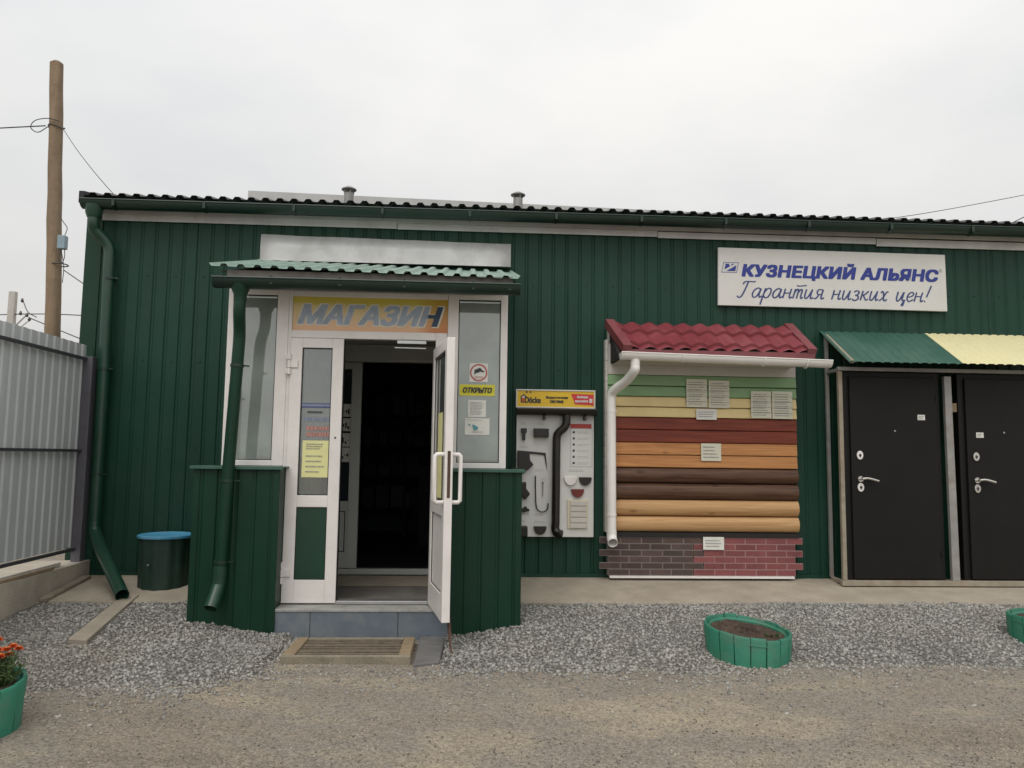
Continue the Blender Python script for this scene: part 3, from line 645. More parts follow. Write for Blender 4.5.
# open leaf, swung out past square
hx, hy, ang = -.300, YF-.03, math.radians(-90+10.5)
m = MB(); leaf(m, .745, -.028, 2.04, .085, .19, .72, .09, .085); m.box(.085, .66, .022, .038, .162, .72); d2 = placed(m, (hx, hy), ang).build('door', 'white_pvc', P, bev=.004); d2['label'] = 'open white leaf with pull handles swung outwards'
m = MB(); m.box(.085, .66, .026, .034,   .81, 1.955); placed(m, (hx, hy), ang).build('glass_pane', 'door_glass', d2)
m = MB()
for y0 in (.010, .046):
    m.frame(.085, .66,   .81, 1.955, y0, y0+.006, .008); m.frame(.085, .66, .162, .72, y0, y0+.006, .005)
placed(m, (hx, hy), ang).build('gasket', 'rubber', d2)
m = MB(); m.box(.7448, .748, .02, .042, .86, 1.20); placed(m, (hx, hy), ang).build('lock_strip', 'rusty_stick', d2)
for sgn in (-1, 1):
    m = MB(); y0 = .03+sgn*.03; y1 = .03+sgn*.095
    path = [(.700, y0, 1.175), (.700, y1-sgn*.015, 1.175), (.700, y1, 1.16), (.700, y1, .84), (.700, y1-sgn*.015, .825), (.700, y0, .825)]
    m.tube(path, .0165, 12); placed(m, (hx, hy), ang).build('handle', 'white_pvc', d2, smooth=True)
m = MB()
m.box(-.60, -.36, YF-.045, YF-.012, 2.085, 2.115); m.bar((-.36, YF-.03, 2.05), (-.62, YF-.05, 2.05), .02, .012); m.build('door_closer', 'alloy', df, bev=.004)
# vestibule ceiling and back wall
m = MB(); m.box(-1.97, .285, YG, .0, 2.53, 2.56); m.build('ceiling', 'interior_wall', P)
m = MB(); m.box(-1.96, -1.62, -.03, -.022, -.03, 2.53); m.box(-.18, .28, -.03, -.022, -.03, 2.53); m.box(-1.62, -.18, -.03, -.022, 2.5, 2.53); m.build('inner_wall', 'interior_wall', P)
m = MB(); m.box(-1.98, -1.974, YG, 0, -.03, 1.05); m.box(.29, .296, YG, 0, -.03, 1.05); m.build('wall_lining', 'interior_wall', P)
# roof
dz, dy = 3.055-2.620, 1.58
m = MB(); vdir = Vector((0, -dy, -dz)); nrm = Vector((0, -dz, dy)).normalized()
m.sheet((-2.06, 0, 3.088), (1, 0, -.017), vdir, nrm, 2.46, vdir.length, .131, .022, .25, .26, .13)
m.build('roof', 'green_roof_faded_sheen', P, solid=.0015)
m = MB(); m.box(-1.93, .34, -1.53, -1.50, 2.53, 2.612); m.build('fascia', 'fascia_board', P)
m = MB(); m.prism_x([(-1.50, 2.605), (-1.46, 2.605), (0, 2.98), (0, 3.03)], -1.99, -1.955); m.prism_x([(-1.50, 2.605), (-1.46, 2.605), (0, 2.98), (0, 3.03)], .275, .31); m.build('rafter', 'fascia_board', P)
m = MB()
for s in (-1.95, .27):
    m.add([(s, -1.46, 2.57), (s, 0, 2.57), (s, 0, 2.97)], [(0, 1, 2)])
m.build('gable_panel', 'fascia_board', P)
m = MB(); rr0 = random.Random(2)
n = 14; top = [(-2.09+2.49*k/n, -.018, 3.335-.028*k/n+rr0.uniform(-.003, .003)) for k in range(n+1)]; mid = [(p[0]+.0, -.02-rr0.uniform(.0, .012), 3.2-.02*k/n) for k, p in enumerate(top)]; bot = [(p[0], -.026, 3.085-.02*k/n) for k, p in enumerate(top)]; lipb = [(p[0], -.12, 3.052-.0*k/n) for k, p in enumerate(top)]
m.add(top+mid+bot+lipb, [(r*(n+1)+k, (r+1)*(n+1)+k, (r+1)*(n+1)+k+1, r*(n+1)+k+1) for r in range(3) for k in range(n)])
m.build('wall_flashing', 'zinc', P, smooth=True, solid=.002)
m = MB(); half_gutter(m, -2.0, .395, -1.61, 2.520, .074, .007); g = m.build('gutter', 'green_gutter', P, smooth=True)
m = MB()
for x in (-1.55, -1.02, -.52, .02, .31): m.bar((x, -1.672, 2.475), (x, -1.672, 2.54), .022, .006); m.bar((x, -1.665, 2.475), (x, -1.585, 2.462), .022, .008); m.build('gutter_bracket', 'green_gutter', g); m = MB()
m = MB(); m.tube([(-1.80, -1.60, 2.49), (-1.80, -1.6, 2.44), (-1.80, -1.6, 2.40), (-1.80, -1.60, 2.34)], [.074, .068, .05, .048], 18)
q = catmull([(-1.80, -1.60, 2.37), (-1.801, -1.6, 2.30), (-1.804, -1.585, 2.24), (-1.812, -1.535, 2.15), (-1.816, -1.515, 2.08), (-1.818, -1.512, 2.0)], 5)
m.tube([tuple(k) for k in q]+[(-1.852, -1.512, 1.08), (-1.880, -1.514, .26)], .0465, 20)
pp = m.build('drainpipe', 'green_porch', P, smooth=True)
m = MB(); q = catmull([(-1.879, -1.514, .30), (-1.882, -1.514, .19), (-1.886, -1.525, .14), (-1.893, -1.585, .06), (-1.90, -1.63, .0)], 5); m.pipe([tuple(k) for k in q], .0515, .005); m.build('pipe_outlet', 'green_pipe', pp, smooth=True)
m = MB()
for x, z in ((-1.824, 1.85), (-1.857, .95), (-1.878, .33)): m.tube([(x, -1.512, z-.012), (x, -1.512, z+.012)], .052, 18); m.bar((x+.05, -1.512, z), (x+.085, -1.48, z), .012, .012); m.build('pipe_bracket', 'green_gutter', pp); m = MB()

# the shop name in the transom
T = thing('shop_sign', (-.84, YF, 2.33), 'faded orange and yellow panel with slanted blue letters above the entrance door', 'sign')
bpy.context.view_layer.update()
m = MB(); m.box(-1.474, -.186, YF+.018, YF+.028, 2.192, 2.474)
pn = m.build('sign_panel', 'sign_yellow', T)
mm = bpy.data.materials.new('faded_print'); mm.use_nodes = True; MATS['faded_print'] = mm; t = mm.node_tree; b = t.nodes['Principled BSDF']; b.inputs['Roughness'].default_value = .35
ge = t.nodes.new('ShaderNodeNewGeometry'); se = t.nodes.new('ShaderNodeSeparateXYZ'); t.links.new(ge.outputs['Position'], se.inputs[0])
no = t.nodes.new('ShaderNodeTexNoise'); no.inputs['Scale'].default_value = 7; no.inputs['Detail'].default_value = 6; t.links.new(ge.outputs['Position'], no.inputs['Vector'])
ad = t.nodes.new('ShaderNodeMath'); ad.operation = 'MULTIPLY_ADD'; ad.inputs[1].default_value = .09; t.links.new(no.outputs['Fac'], ad.inputs[0]); t.links.new(se.outputs['Z'], ad.inputs[2])
mr = t.nodes.new('ShaderNodeMapRange'); mr.inputs[1].default_value = 2.22; mr.inputs[2].default_value = 2.53; t.links.new(ad.outputs[0], mr.inputs[0])
rp = t.nodes.new('ShaderNodeValToRGB'); e = rp.color_ramp.elements; e[0].color = (.74, .42, .25, 1); e[1].color = (.60, .50, .06, 1); e[1].position = .93
for p_, c_ in ((.3, (.76, .50, .28)), (.55, (.74, .56, .28)), (.76, (.70, .57, .25)), (.80, (.60, .51, .09))): q = e.new(p_); q.color = (*c_, 1)
t.links.new(mr.outputs[0], rp.inputs[0])
# fresher orange where the print has peeled and been patched at the right end
mx = t.nodes.new('ShaderNodeMix'); mx.data_type = 'RGBA'; xr = t.nodes.new('ShaderNodeMapRange'); xr.inputs[1].default_value = -.40; xr.inputs[2].default_value = -.24; xr.inputs[4].default_value = .85
a3 = t.nodes.new('ShaderNodeMath'); a3.operation = 'MULTIPLY_ADD'; a3.inputs[1].default_value = .12; t.links.new(no.outputs['Fac'], a3.inputs[0]); t.links.new(se.outputs['X'], a3.inputs[2]); t.links.new(a3.outputs[0], xr.inputs[0])
r4 = t.nodes.new('ShaderNodeValToRGB'); r4.color_ramp.elements[0].color = (.55, .14, .025, 1); r4.color_ramp.elements[1].color = (.48, .32, .02, 1); t.links.new(mr.outputs[0], r4.inputs[0])
t.links.new(xr.outputs[0], mx.inputs[0]); t.links.new(rp.outputs[0], mx.inputs[6]); t.links.new(r4.outputs[0], mx.inputs[7]); t.links.new(mx.outputs[2], b.inputs['Base Color'])
pn.data.materials[0] = mm
bold_text('letter_outline', 'МАГАЗИН', -1.445, -.212, 2.232, 2.424, YF+.0175, 'pale_outline', T, .30, .018)
bold_text('lettering', 'МАГАЗИН', -1.433, -.223, 2.241, 2.415, YF+.0158, 'faded_blue', T, .30, .011)
m = MB(); m.add([(x, YF+.0144, z) for x, z in ((-.325, 2.243), (-.277, 2.243), (-.226, 2.413), (-.272, 2.413))], [(0, 1, 2, 3)]); m.add([(x, YF+.0144, z) for x, z in ((-.372, 2.312), (-.303, 2.312), (-.292, 2.345), (-.362, 2.345))], [(0, 1, 2, 3)])
m.build('patched_letter', 'dark_navy', T)
m = MB(); r = random.Random(8)
for k in range(26):
    z = r.uniform(2.25, 2.41); x = -.415+(z-2.242)*.28+r.uniform(-.02, .04); s = r.uniform(.004, .016); m.add([(x, YF+.0140, z), (x+s, YF+.0140, z+r.uniform(-.004, .004)), (x+s*.8, YF+.0140, z+s*1.2), (x-s*.2, YF+.0140, z+s)], [(0, 1, 2, 3)])
m.build('flaking', 'faded_blue', T)

# notices on the porch glazing
yS = YF+.0125
def paper(name, x0, x1, z0, z1, y, mt, label, cat, group=None, tilt=0.):
    T = thing(name, ((x0+x1)/2, y, z0), label, cat, group)
    bpy.context.view_layer.update()
    m = MB(); w = x1-x0; n = 5
    r = random.Random(int(abs(x0*977+z0*131)))
    vs = []; 
    for j in range(4):
        for i in range(n):
            vs.append((x0+w*i/(n-1)-tilt*(z1-z0)*j/3, y-(.0015+.0025*r.random() if (j in (0, 3) and i in (0, n-1)) else .001), z0+(z1-z0)*j/3+tilt*w*i/(n-1)))
    m.add(vs, [(j*n+i, j*n+i+1, (j+1)*n+i+1, (j+1)*n+i) for j in range(3) for i in range(n-1)])
    m.build('sheet', mt, T, solid=.0006); return T
y = YF+.016
T = paper('camera_notice', .005, .158, 1.785, 1.943, y, 'paper', 'square white sticker with red ring and camera picture on right porch window', 'sticker')
m = MB(); c = (.0815, 1.864); R0, R1, n = .062, .072, 32
m.add([(c[0]+R*math.cos(6.2832*k/n), y-.0045, c[1]+R*math.sin(6.2832*k/n)) for R in (R0, R1) for k in range(n)], [(k, n+k, n+(k+1) % n, (k+1) % n) for k in range(n)]); m.build('red_ring', 'ink_red', T)
m = MB(); m.prism([(.045, 1.885), (.092, 1.905), (.112, 1.885), (.075, 1.862)], y-.006, y-.004); m.prism([(.045, 1.85), (.055, 1.85), (.055, 1.88), (.045, 1.88)], y-.006, y-.004); m.prism([(.055, 1.862), (.075, 1.862), (.078, 1.872), (.055, 1.872)], y-.006, y-.004); m.prism([(.10, 1.872), (.125, 1.868), (.128, 1.876), (.104, 1.884)], y-.006, y-.004); m.build('camera_picture', 'ink', T)
m = MB(); printed_lines(m, .045, .12, 1.815, 1.835, y-.0045, 2, .5, 3, False); m.build('print', 'ink_salmon', T)
T = paper('open_sign', -.077, .219, 1.668, 1.762, y, 'sign_yellow', 'yellow strip with black italic capitals on right porch window', 'sign')
bold_text('lettering', 'ОТКРЫТО', -.05, .195, 1.692, 1.739, y-.0045, 'ink', T, .25, .003)
T = paper('paper_notice', -.002, .147, 1.492, 1.632, y, 'paper', 'small squarish white text notice, upper of two below the yellow strip', 'notice')
m = MB(); printed_lines(m, .015, .13, 1.505, 1.62, y-.0045, 9, .35, 5); m.build('print', 'ink_soft', T)
T = paper('paper_notice', -.026, .178, 1.342, 1.480, y, 'paper', 'wider white notice with teal picture, lower of two below the yellow strip', 'notice')
m = MB(); m.prism([(.0, 1.435), (.02, 1.43), (.014, 1.415), (.006, 1.42)], y-.006, y-.004); m.prism([(.035, 1.43), (.06, 1.42), (.085, 1.405), (.08, 1.385), (.05, 1.38), (.04, 1.40)], y-.006, y-.004); m.build('picture', 'ink_teal', T)
m = MB(); printed_lines(m, .03, .15, 1.36, 1.372, y-.0045, 1, .4, 5); printed_lines(m, -.01, .16, 1.462, 1.47, y-.0045, 1, .4, 6); m.build('print', 'ink_soft', T)
y = oy+.017
T = paper('opening_hours', -1.350, -1.138, .975, 1.275, y, 'paper_yellow', 'yellow sheet with lines of text taped inside the closed door leaf', 'notice')
m = MB(); printed_lines(m, -1.32, -1.16, 1.20, 1.255, y-.0045, 3, .4, 11); printed_lines(m, -1.32, -1.165, 1.0, 1.17, y-.0045, 4, .2, 12); m.build('print', 'ink_soft', T)
T = thing('advert_film', (-1.235, y, 1.31), 'blue bar with blue and salmon lettering stuck on glass of closed door leaf', 'sticker')
bpy.context.view_layer.update()
m = MB(); m.box(-1.37, -1.135, y-.002, y, 1.545, 1.555); m.box(-1.37, -1.135, y-.002, y, 1.575, 1.582); m.build('blue_bar', 'ink_blue', T)
m = MB(); m.box(-1.37, -1.135, y-.0018, y, 1.5555, 1.5745); m.build('bar_band', 'ink_slate', T)
m = MB(); printed_lines(m, -1.32, -1.2, 1.495, 1.52, y-.001, 1, .7, 21, False); m.build('print', 'ink', T)
m = MB(); printed_lines(m, -1.345, -1.135, 1.43, 1.47, y-.001, 1, .75, 22, False); m.build('blue_print', 'ink_slate', T)
m = MB(); printed_lines(m, -1.325, -1.135, 1.30, 1.40, y-.001, 2, .7, 23, False); m.build('red_print', 'ink_salmon', T)
# hours sheet seen through the open leaf
c_, s_2 = math.cos(ang), math.sin(ang)
T = thing('hours_sheet', (hx+.4*c_, hy+.4*s_2, .84), 'tall yellow sheet taped to the glass of the open door leaf', 'notice')
bpy.context.view_layer.update()
m = MB(); m.box(.22, .42, .022, .0255, .84, 1.5); placed(m, (hx, hy), ang).build('sheet', 'paper_yellow', T)

# ---------------------------------------------------------------- company banner
T = thing('company_banner', (3.72, -.04, 2.72), 'white signboard with blue company lettering and logo fixed high on green wall', 'sign')
bpy.context.view_layer.update()
yB = -.05
m = MB(); m.hexa([(2.517, yB, 2.728), (4.927, yB, 2.722), (4.927, -.016, 2.722), (2.517, -.016, 2.728), (2.524, yB, 3.328), (4.924, yB, 3.318), (4.924, -.016, 3.318), (2.524, -.016, 3.328)]); m.build('board', 'banner_white', T, bev=.003)
yT = yB-.002
bold_text('company_lettering', 'КУЗНЕЦКИЙ АЛЬЯНС', 2.762, 4.846, 3.005, 3.196, yT, 'logo_blue', T, .17, .0105, -.002, 1.05)
m = MB(); c0, rr1, n = (4.868, 3.145), .018, 20
m.add([(c0[0]+R*math.cos(6.2832*k/n), yT, c0[1]+R*math.sin(6.2832*k/n)) for R in (rr1*.78, rr1) for k in range(n)], [(k, n+k, n+(k+1) % n, (k+1) % n) for k in range(n)])
lettering('', 'R', 4.861, 4.875, 3.136, 3.155, yT, '', T, 0, .02, mb=m); m.build('registered_mark', 'grey_mark', T)
m = MB(); ov = [(2.553, 3.068), (2.575, 3.175), (2.735, 3.175), (2.713, 3.068)]
def outline(mb, P, w, y):
    n = len(P); cx_ = sum(p[0] for p in P)/n; cz_ = sum(p[1] for p in P)/n
    Q = [(cx_+(p[0]-cx_)*(1-w/abs(p[0]-cx_)), cz_+(p[1]-cz_)*(1-w/abs(p[1]-cz_))) for p in P]
    mb.add([(p[0], y, p[1]) for p in P]+[(p[0], y, p[1]) for p in Q], [(i, (i+1) % n, n+(i+1) % n, n+i) for i in range(n)])
outline(m, ov, .005, yT)
for tri in ([(2.585, 3.098), (2.644, 3.133), (2.632, 3.16), (2.598, 3.16)], [(2.652, 3.138), (2.690, 3.16), (2.662, 3.16)], [(2.605, 3.084), (2.697, 3.084), (2.710, 3.146)]):
    m.add([(x, yT, z) for x, z in tri], [tuple(range(len(tri)))])
m.build('logo', 'logo_blue', T)
CUR = {'Г': ([[(-.25, .12), (-.05, -.05), (.2, .12), (.38, .8), (.52, 1.62)], [(.05, 1.35), (.18, 1.62), (.6, 1.66), (1.05, 1.64), (1.2, 1.72)]], 1.15),
 'а': ([[(.78, .85), (.48, 1), (.14, .7), (.08, .25), (.3, 0), (.6, .25), (.8, .95)], [(.8, .95), (.74, .3), (.84, .02), (1.05, .18)]], 1.08),
 'р': ([[(.15, 1.0), (.08, .2), (.0, -.75)], [(.12, .55), (.36, .95), (.66, .95), (.76, .6), (.6, .1), (.32, 0), (.12, .2)]], .95),
 'н': ([[(.1, 1), (.05, 0)], [(.07, .5), (.35, .55), (.68, .55)], [(.7, 1), (.65, .3), (.73, .02), (.93, .16)]], 1.0),
 'т': ([[(.1, 1), (.05, 0)], [(.07, .6), (.25, .93), (.42, .9), (.41, 0)], [(.44, .6), (.62, .93), (.8, .88), (.78, .3), (.85, .02), (1.02, .14)], [(.12, 1.36), (.5, 1.32), (1.1, 1.42)]], 1.1),
 'и': ([[(.1, 1), (.08, .3), (.2, .02), (.4, .15), (.62, .7), (.7, 1)], [(.7, 1), (.66, .3), (.75, .02), (.95, .16)]], 1.02),
 'я': ([[(.75, .98), (.35, 1), (.2, .75), (.35, .5), (.72, .5)], [(.45, .5), (.25, .1), (0, .02)], [(.75, 1), (.7, .25), (.8, .02), (1.0, .16)]], 1.05),
 'з': ([[(.1, .85), (.35, 1), (.6, .85), (.5, .58), (.3, .52), (.6, .4), (.6, .1), (.3, -.05), (.02, .12)]], .85),
 'к': ([[(.12, 1), (.05, 0)], [(.68, .98), (.4, .65), (.1, .5)], [(.25, .55), (.45, .2), (.6, .02), (.8, .14)]], .88),
 'х': ([[(.05, .85), (.2, 1), (.35, .7), (.45, .2), (.6, 0), (.8, .16)], [(.8, .95), (.6, .9), (.35, .3), (.05, 0)]], .95),
 'ц': ([[(.1, 1), (.08, .3), (.2, .02), (.4, .15), (.66, .9)], [(.7, 1), (.66, .15), (.88, .08), (.86, -.4), (.72, -.38), (.95, .16)]], 1.05),
 'е': ([[(.1, .45), (.5, .55), (.65, .8), (.45, 1), (.15, .75), (.1, .25), (.35, 0), (.72, .22)]], .82),
 '!': ([[(.42, 1.75), (.2, .5)], [(.1, .12), (.1, 0)]], .5), ' ': ([], .72)}
m = MB(); xh = .098; adv = 0; segs_ = []
for ch in 'Гарантия низких цен!':
    st_, w = CUR[ch]
    for s in st_: segs_.append([(adv+px_+py_*.26, py_) for px_, py_ in s])
    adv += w
kx = (4.735-2.735)/(adv+.1)
for si, s in enumerate(segs_): ribbon(m, catmull([(2.735+a*kx, 2.818-.002*(a*kx)+b_*xh) for a, b_ in s], 6), (.0145), yT-(si % 7)*2.3e-4)
m.build('slogan_lettering', 'script_blue', T)

# ---------------------------------------------------------------- rainwater goods display board
T = thing('gutter_display', (.865, -.05, .39), 'white display board of brown gutter samples under a yellow header', 'display board')
bpy.context.view_layer.update()
yD = -.06
def bx(c): return .472+(500+c/4.518-516.5)*.009975
def bz(c, cx=0): return 1.833-(380+c/4.518-389)*.00976+((500+cx/4.518)-516.5)*.0003-.0
m = MB(); m.box(.478, 1.245, yD, -.02, .392, 1.60); m.build('board', 'display_white', T, bev=.002)
m = MB(); m.frame(.468, 1.258, 1.648, 1.832, yD-.012, -.02, .013); m.build('header_frame', 'display_white', T, bev=.002)
m = MB(); m.box(.481, 1.245, yD-.004, -.03, 1.661, 1.819); hd = m.build('header_panel', 'display_yellow', T)
yh = yD-.006
m = MB(); m.add([(x, yh, z) for x, z in ((1.015, 1.795), (1.240, 1.79), (1.240, 1.675), (1.21, 1.685), (1.055, 1.69))], [(4, 3, 2, 1, 0)]); m.build('red_flag', 'display_red', hd)
bold_text('lettering', 'Водосточная', .765, .985, 1.738, 1.768, yh, 'ink', hd, 0, .002)
bold_text('lettering', 'система', .805, .94, 1.70, 1.728, yh, 'ink', hd, 0, .0018)
bold_text('lettering', 'Выбери', 1.075, 1.185, 1.745, 1.776, yh-.001, 'display_white', hd, 0, .002)
bold_text('lettering', 'красиво!', 1.055, 1.185, 1.705, 1.735, yh-.001, 'display_white', hd, 0, .002)
m = MB(); m.box(1.198, 1.228, yh-.0012, yh-.0008, 1.708, 1.748); m.build('flag_mark', 'banner_white', hd)
bold_text('lettering', 'Döcke', .555, .715, 1.697, 1.757, yh, 'ink', hd, 0, .003)
m = MB()
m.add([(x, yh, z) for x, z in ((.508, 1.752), (.545, 1.787), (.582, 1.752), (.572, 1.748), (.545, 1.772), (.518, 1.748))], [(0, 1, 4, 5), (1, 2, 3, 4)])
m.add([(x, yh, z) for x, z in ((.516, 1.70), (.553, 1.70), (.553, 1.711), (.527, 1.711), (.527, 1.748), (.516, 1.748))], [(0, 1, 2, 3), (0, 3, 4, 5)])
m.build('house_logo', 'ink', hd)
m = MB(); m.add([(x, yh+.0006, z) for x, z in ((.520, 1.748), (.545, 1.770), (.570, 1.748))], [(0, 1, 2)]); m.build('logo_roof', 'banner_white', hd)
m = MB(); m.box(.527, .553, yh-.0002, yh+.0006, 1.711, 1.746); m.build('logo_window', 'flower_orange', hd)
m = MB(); m.tube([(.575, yh-.004, 1.805), (.575, yh, 1.805)], .009, 10); m.tube([(.612, yh-.004, 1.805), (.612, yh, 1.805)], .008, 10); m.build('hook_hole', 'ink', hd)
m = MB(); half_gutter(m, .470, 1.262, -.13, 1.630, .058, .006); m.build('gutter_sample', 'gutter_brown', T, smooth=True)
m = MB()
for x in (.745, 1.145): m.bar((x, -.185, 1.55), (x, -.09, 1.55), .02, .03); m.bar((x, -.10, 1.53), (x, -.10, 1.6), .03, .01); m.build('gutter_bracket', 'gutter_brown', T); m = MB()
m = MB(); pth = catmull([(bx(298), -.13, 1.58), (bx(296), -.13, bz(192)), (bx(288), -.128, bz(212)), (bx(262), -.115, bz(238)), (bx(255), -.11, bz(262)), (bx(254), -.11, bz(300))], 5)
m.tube([tuple(q) for q in pth]+[(bx(253), -.11, bz(640))], .040, 18); q = catmull([(bx(253), -.11, bz(640)), (bx(252), -.11, bz(668)), (bx(258), -.125, bz(684)), (bx(277), -.15, bz(690))], 4); m.tube([tuple(k) for k in q], .041, 18)
m.build('downpipe_sample', 'gutter_brown', T, smooth=True)
def flat(name, mt, polys, y0, y1, bev=.003):
    m = MB()
    for p_ in polys: m.prism([(bx(a), bz(b)) for a, b in p_], y0, y1)
    return m.build(name, mt, T, bev=bev)
flat('connector_sample', 'gutter_brown', [[(97, 218), (122, 218), (122, 236), (116, 242), (116, 272), (103, 272), (103, 242), (97, 236)]], -.10, yD)
flat('bracket_sample', 'gutter_brown', [[(152, 218), (220, 218), (220, 258), (154, 258)]], -.12, yD, .006)
flat('corner_sample', 'gutter_brown', [[(82, 318), (134, 322), (138, 362), (154, 382), (106, 426), (82, 388)]], -.11, yD, .008)
flat('corner_arm', 'gutter_brown', [[(134, 322), (208, 328), (216, 404), (208, 372), (202, 338), (136, 332)]], -.075, yD)
flat('elbow_sample', 'gutter_brown', [[(92, 460), (122, 460), (122, 488), (140, 514), (118, 540), (92, 510)]], -.12, yD, .008)
flat('clamp_sample', 'gutter_brown', [[(98, 578), (112, 578), (116, 570), (124, 570), (128, 578), (138, 582), (138, 590), (126, 592), (114, 597), (98, 590)]], -.09, yD)
flat('sleeve_sample', 'gutter_brown', [[(90, 656), (130, 656), (130, 704), (90, 704)]], -.13, yD, .01)
hc = lambda cx, cy, rx, ry: [(cx-rx, cy)]+[(cx-rx*math.cos(math.pi*k/12), cy+ry*math.sin(math.pi*k/12)) for k in range(1, 12)]+[(cx+rx, cy)]
flat('end_cap_sample', 'gutter_brown', [hc(187, 658, 28, 38)], -.085, yD)
flat('end_cap_sample', 'sample_white', [hc(320, 434, 29, 40)], -.085, yD)['label'] = 'white end cap'
flat('end_cap_sample', 'gutter_brown', [hc(386, 436, 29, 38)], -.085, yD)
flat('end_cap_sample', 'sample_maroon', [hc(352, 490, 29, 38)], -.085, yD)['label'] = 'maroon end cap'
m = MB(); q = catmull([(163, 432), (165, 520), (168, 566), (178, 588), (196, 594), (214, 586), (221, 566), (219, 555)], 5)
m.tube([(bx(a), yD-.02, bz(b)) for a, b in q], .006, 8); m.build('hook_sample', 'gutter_brown', T, smooth=True)
m = MB(); m.tube([(bx(197), yD-.012, bz(460)), (bx(197), yD-.012, bz(525))], .0045, 8); m.tube([(bx(197), yD-.014, bz(458)), (bx(197), yD-.014, bz(466))], .010, 8); m.build('screw_sample', 'steel_grey', T)
flat('colour_stack', 'sample_cream', [[(306, 538), (400, 538), (396, 668), (308, 668)]], -.072, yD)
cs = [c for c in T.children if c.name.startswith('colour_stack')][0]
m = MB()
for k in range(5): m.box(bx(319), bx(391), -.082, -.072, bz(545+k*25+20), bz(545+k*25)); m.build('swatch', 'siding_grey', cs, bev=.003); m = MB()
m = MB(); m.box(bx(318), bx(414), yD-.0015, yD, bz(214), bz(194)); m.build('red_header', 'ink_red', T)
m = MB(); m.frame(bx(318), bx(418), bz(390), bz(214), yD-.001, yD, .004); m.build('list_border', 'ink_soft', T)
m = MB()
for k in range(6):
    zc = bz(232+k*28); m.prism([(bx(328), zc-.012), (bx(340), zc-.010), (bx(338), zc+.013), (bx(331), zc+.010)], yD-.001, yD); m.build('list_icon', 'ink', T); m = MB()
m = MB()
for k in range(6): printed_lines(m, bx(350), bx(408), bz(240+k*28), bz(228+k*28), yD-.0008, 2, .3, 30+k)
for a, b, c in ((92, 130, 196), (165, 208, 196), (92, 140, 303), (160, 205, 408), (90, 126, 446), (188, 214, 448), (94, 140, 606), (160, 205, 606), (92, 128, 636), (160, 212, 640), (312, 396, 408)): printed_lines(m, bx(a), bx(b), bz(c+6), bz(c-6), yD-.0008, 2, .3, a+c)
m.build('print', 'ink_soft', T)

# ---------------------------------------------------------------- facade and roofing samples
T = thing('facade_display', (2.32, -.12, 0), 'mock wall of coloured siding, log and brick panels under red tile roof', 'display')
bpy.context.view_layer.update()
xa, xb = 1.372, 3.278
m = MB(); m.box(xa+.01, xb-.075, -.06, -.016, .03, 2.44); m.build('backing_board', 'siding_grey', T)
def lap(name, mt, z1, z0, d=.018, nb=1):
    m = MB(); h = (z1-z0)/nb
    for k in range(nb):
        t, b_ = z1-k*h, z1-(k+1)*h
        m.prism_x([(-.105, t-.003), (-.105-d*.35, t-.012), (-.105-d, b_+.014), (-.105-d*.9, b_+.004), (-.105, b_+.003)][::-1], xa, xb)
    return m.build(name, mt, T)
def logp(name, mt, z1, z0):
    m = MB(); n = 10; h = z1-z0
    P_ = [(-.075, z0+.004)]+[(-.10-.042*math.sin(math.pi*k/n)**.6, z0+.004+(h-.008)*k/n) for k in range(n+1)]+[(-.075, z1-.004)]
    m.prism_x(P_, xa, xb); return m.build(name, mt, T, smooth=True)
m = MB(); m.box(xa, xb, -.075, -.062, .40, 2.1); m.build('shadow_gap', 'dark_gap', T)
m = MB(); m.box(xa, xb, -.112, -.10, 1.995, 2.30); m.build('soffit_strip', 'siding_grey', T)  # white strip coloured grey, its shade under the roof painted in
for z1, z0 in ((1.995, 1.885), (1.885, 1.778)): lap('siding_panel', 'siding_green', z1, z0)['label'] = 'light green siding strip'
for z1, z0 in ((1.778, 1.675), (1.675, 1.572)): lap('siding_panel', 'siding_yellow', z1, z0)['label'] = 'yellow siding strip'
for z1, z0 in ((1.572, 1.45), (1.45, 1.325)): lap('timber_panel', 'plank_redbrown', z1, z0, .012)['label'] = 'red brown timber-look strip'
for z1, z0 in ((1.325, 1.203), (1.203, 1.079)): lap('timber_panel', 'plank_orange', z1, z0, .012)['label'] = 'orange timber-look strip'
for z1, z0 in ((1.079, .925), (.925, .766)): logp('log_panel', 'log_brown', z1, z0)['label'] = 'dark brown rounded log strip'
for z1, z0 in ((.766, .606), (.606, .45)): logp('log_panel', 'log_tan', z1, z0)['label'] = 'tan rounded log strip'
m = MB(); m.box(xa, xb-.0, -.125, -.10, .405, .447); m.build('starter_strip', 'dark_gap', T)
m = MB()
z = .45
while z < 2.25: m.box(xa-.024, xa-.002, -.125, -.03, z, z+.102); z += .105
m.build('edge_trim', 'siding_grey', T)
# brick panels with stepped ends
rows = 6; zb0, zb1 = .035, .402; rh = (zb1-zb0)/rows
def bricks(name, mt, mo, xl, xr, toothl, toothr, seed):
    p = MB(); q = MB()
    for r_ in range(rows):
        z0 = zb0+r_*rh; odd = r_ % 2
        a = xl-(toothl if odd else 0); b = xr+(toothr if odd else 0)
        q.box(a, b, -.112, -.09, z0, z0+rh)
        x = a+.004
        first = True
        while x < b-.02:
            w = .195 if not (first and False) else .1
            e = min(x+w, b-.004); 
            if b-e < .05: e = b-.004
            p.box(x, e, -.1145, -.112, z0+.006, z0+rh-.006); x = e+.012
    o_ = p.build(name, mt, T, bev=.001); q.build('mortar', mo, o_); return o_
bricks('brick_panel', 'brick_dark', 'mortar_dark', xa+.01, 2.215, .085, .10, 1)['label'] = 'dark brown brick panel'
bricks('brick_panel', 'brick_red', 'mortar_red', 2.225, xb-.04, -.10, .075, 2)['label'] = 'red brick panel'
